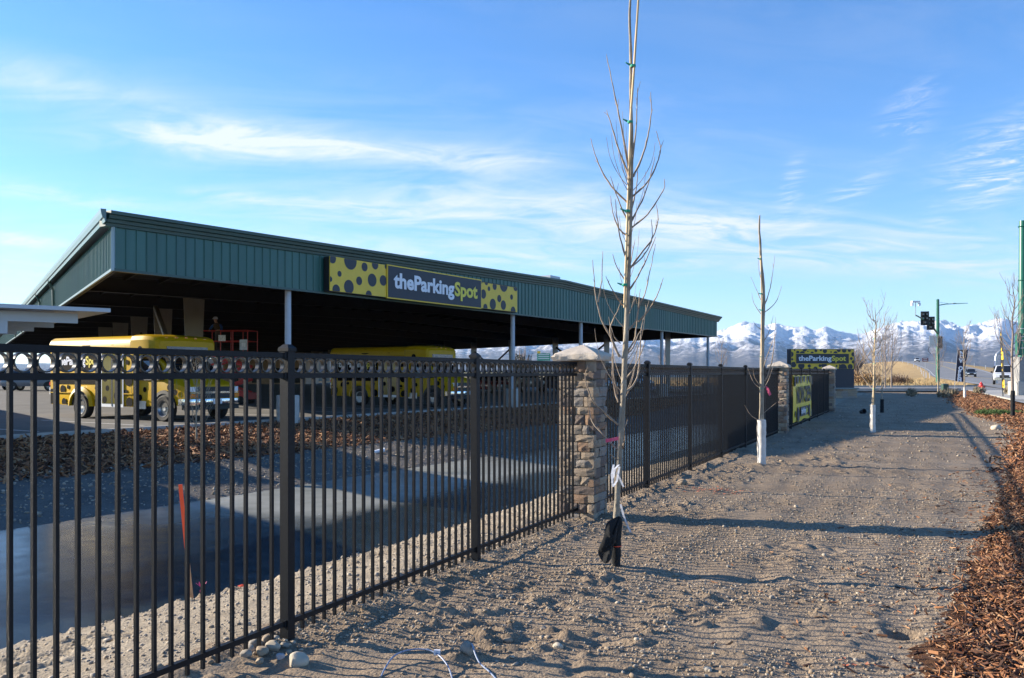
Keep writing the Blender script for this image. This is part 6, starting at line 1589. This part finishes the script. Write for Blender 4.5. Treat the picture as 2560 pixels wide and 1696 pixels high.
for k, (u, v, s) in enumerate(((655, 1640, .05), (684, 1628, .055), (640, 1620, .045), (668, 1612, .04), (625, 1632, .04), (712, 1622, .03), (650, 1660, .03), (690, 1608, .028), (615, 1650, .035), (722, 1638, .024))):
    rock(u, v, s, M_peb[(k * 2) % 3], 'grey cobble in the small heap at the foot of the fence post', 30 + k, 'cobbles heaped at the fence post')
for k, (u, v, s) in enumerate(((1690, 1440, .028), (1480, 1550, .03), (1545, 1485, .026), (1840, 1335, .022), (1930, 1500, .024), (1360, 1570, .025), (1270, 1600, .03), (1820, 1420, .02), (2060, 1390, .022), (1640, 1560, .02), (1250, 1490, .03), (1990, 1270, .03))):
    rock(u, v, s, M_peb[k % 3], 'loose fist-sized stone on the open dirt strip', 60 + k, 'loose stones on the dirt strip')

# blue tube coming out of the soil
M_bluetube = mat('blue_tube', (.10, .16, .30), .35, col2=(.36, .40, .48), vscale=40)
tb_ = thing('blue_tube', 'thin blue irrigation tube looping out of the dirt', 'tube', (-.45, 4.8, gz(-.45, 4.8)))
def loc_(pts, o): return [Vector((x, y, gz(x, y) + z)) - Vector(o.location) for x, y, z in pts]
mb = MB(); mb.tube(smooth_path(loc_([(-.72, 4.55, -.02), (-.70, 4.72, .02), (-.66, 4.86, .045), (-.56, 4.93, .055), (-.45, 4.90, .05), (-.36, 4.76, .03), (-.31, 4.58, -.02)], tb_), 6), .0048, 8); mb.build('loop', M_bluetube, tb_, smooth=60)
mb = MB(); mb.tube(smooth_path(loc_([(-.235, 4.98, .06), (-.19, 4.84, .03), (-.12, 4.68, .012), (-.05, 4.5, 0)], tb_), 5), .0048, 8); mb.build('tail', M_bluetube, tb_, smooth=60)
c = loc_([(-.43, 4.895, .05)], tb_)[0]; mb = MB(); mb.box(-.018, .018, -.012, .012, -.012, .014, 0, Matrix.Translation(c)); mb.build('tape_tag', M_ribbonwhite, tb_)

# survey lath, whisker, orange scraps
lx, ly = -3.18, 8.46; lz = gz(lx, ly)
lt = thing('survey_lath', 'orange-topped wooden survey lath standing on the bank behind the fence', 'stake', (lx, ly, lz)); lt.rotation_euler = (R(2), R(-5.0), R(15))
mb = MB(); mb.box(-.018, .018, -.005, .005, -.1, .46); mb.build('bare_wood', M_lath, lt)
mb = MB(); mb.box(-.0185, .0185, -.0055, .0055, .46, 1.17); mb.build('painted_top', M_orange, lt)
wk_ = thing('marker_whisker', 'magenta plastic whisker marker beside the survey lath', 'marker', (lx + .10, ly + .02, gz(lx + .10, ly + .02)))
mb = MB(); r_ = random.Random(2)
for k in range(16): mb.tube([(0, 0, 0), (r_.uniform(-.02, .02), r_.uniform(-.02, .02), .08), (r_.uniform(-.06, .06), r_.uniform(-.04, .04), r_.uniform(.12, .17))], [.003, .0025, .002], 4)
mb.build('bristles', M_magenta, wk_)
mb = MB(); r_ = random.Random(9); n_ = 7
ox, oy = -2.72, 8.6
mb.add([(math.cos(k * .9) * .055 + r_.uniform(-.01, .01), math.sin(k * .9) * .03, r_.uniform(0, .025)) for k in range(n_)] + [(0, 0, .03)], [(k, (k + 1) % n_, n_) for k in range(n_)])
o = mb.build('plastic_scrap', M_orange); o.location = (ox, oy, gz(ox, oy) + .01); tag(o, 'bright orange plastic scrap on the bank behind the fence', 'scrap')
def flakes(label, x, y, rx, ry, n, seed, m, s=.02):
    r_ = random.Random(seed); mb = MB()
    for k in range(n):
        a, b = x + r_.gauss(0, rx), y + r_.gauss(0, ry); z = gz(a, b) + .006; q = r_.uniform(.4, 1.4) * s
        mb.add([(a + q * math.cos(j * 1.3 + k), b + q * math.sin(j * 1.3 + k) * .7, z + r_.uniform(-.003, .005)) for j in range(5)], [(0, 1, 2, 3, 4)])
    o = mb.build('paint_mark', m); tag(o, label, 'paint mark', kind='stuff')
M_opaint = mat('faded_orange_paint', (.60, .17, .08), .9, var=.2, vscale=40)
flakes('faded orange marking paint sprayed on the dirt past the first pillar', 2.8, 12.0, .28, .22, 110, 4, M_opaint, .018)
flakes('orange paint flecks on the dirt at the bottom of the strip', 1.95, 4.85, .05, .03, 14, 5, M_opaint, .012)
# white litter on the far bank, black pot
ax_, ay_ = -3.5, 22.6; cup = thing('paper_cup', 'white paper cup lying on the shaded far bank', 'litter', (ax_, ay_, gz(ax_, ay_) + .06)); cup.rotation_euler = (R(8), R(80), R(20))
mb = MB(); mb.lathe([(.001, -.15), (.045, -.15), (.062, .12), (.066, .13), (.060, .13), (.043, -.14)], 14); mb.build('cup_wall', M_white, cup, smooth=40)
bx_, by_ = at(2156, 1034, 34.5).x, 34.5; pot = thing('nursery_pot', 'round black nursery pot lying on its side near the small wrapped tree', 'pot', (bx_, by_, gz(bx_, by_) + .085)); pot.rotation_euler = (R(78), 0, R(20))
mb = MB(); mb.lathe([(.001, -.09), (.08, -.09), (.10, .09), (.112, .09), (.112, .11), (.096, .11), (.07, -.07)], 16); mb.build('pot_wall', M_blacktrim, pot, smooth=40)

# dry grass blades on the plain by the driveway
def blades(name, X_, Y_, Z_, h, w, m, seed, label):
    r_ = np.random.default_rng(seed); n = len(X_); a = r_.uniform(0, np.pi, n); b = r_.normal(0, .25, (n, 2)) * h[:, None]
    wx_, wy_ = np.cos(a) * w, np.sin(a) * w
    v = np.stack([np.stack([X_ - wx_, Y_ - wy_, Z_], -1), np.stack([X_ + wx_, Y_ + wy_, Z_], -1), np.stack([X_ + b[:, 0], Y_ + b[:, 1], Z_ + h], -1)], 1).reshape(-1, 3)
    o = link(name, np_mesh(name, v, np.arange(3 * n).reshape(-1, 3), 3, m, np.random.default_rng(seed + 1).integers(0, len(m), n))); tag(o, label, 'grass', kind='stuff')
n = 26000; Y_ = 81 + 90 * r8.random(n) ** 1.4; rx_ = np.interp(Y_, [q.y for q in RP], [q.x for q in RP]); X_ = rx_ - 10 - r8.random(n) ** 1.2 * 34
blades('dry_grass', X_, Y_, np.full(n, .08) + 0 * X_, .25 + .55 * r8.random(n), np.full(n, .05), [mat('grass_straw', (.50, .38, .20), .9, var=.2, vscale=.5), mat('grass_tawny', (.40, .27, .13), .9, var=.2, vscale=.5)], 3, 'tawny dry grass on the plain beyond the driveway')

# ------------------------------------------------------------------ haze over the valley
USE_HAZE = True
if USE_HAZE:
    mb = MB(); mb.box(-19000, 19000, -600, 17000, -2.2, 1150)
    hz_m = bpy.data.materials.new('valley_haze'); hz_m.use_nodes = True; nt = hz_m.node_tree; nt.nodes.clear()
    vo = nt.nodes.new('ShaderNodeVolumePrincipled'); vo.inputs['Color'].default_value = (.42, .66, 1.0, 1); vo.inputs['Density'].default_value = 3.6e-5; vo.inputs['Anisotropy'].default_value = .2
    om = nt.nodes.new('ShaderNodeOutputMaterial'); nt.links.new(vo.outputs[0], om.inputs['Volume'])
    o = mb.build('haze', hz_m); tag(o, 'thin blue haze in the air before the mountains', 'haze', kind='stuff')
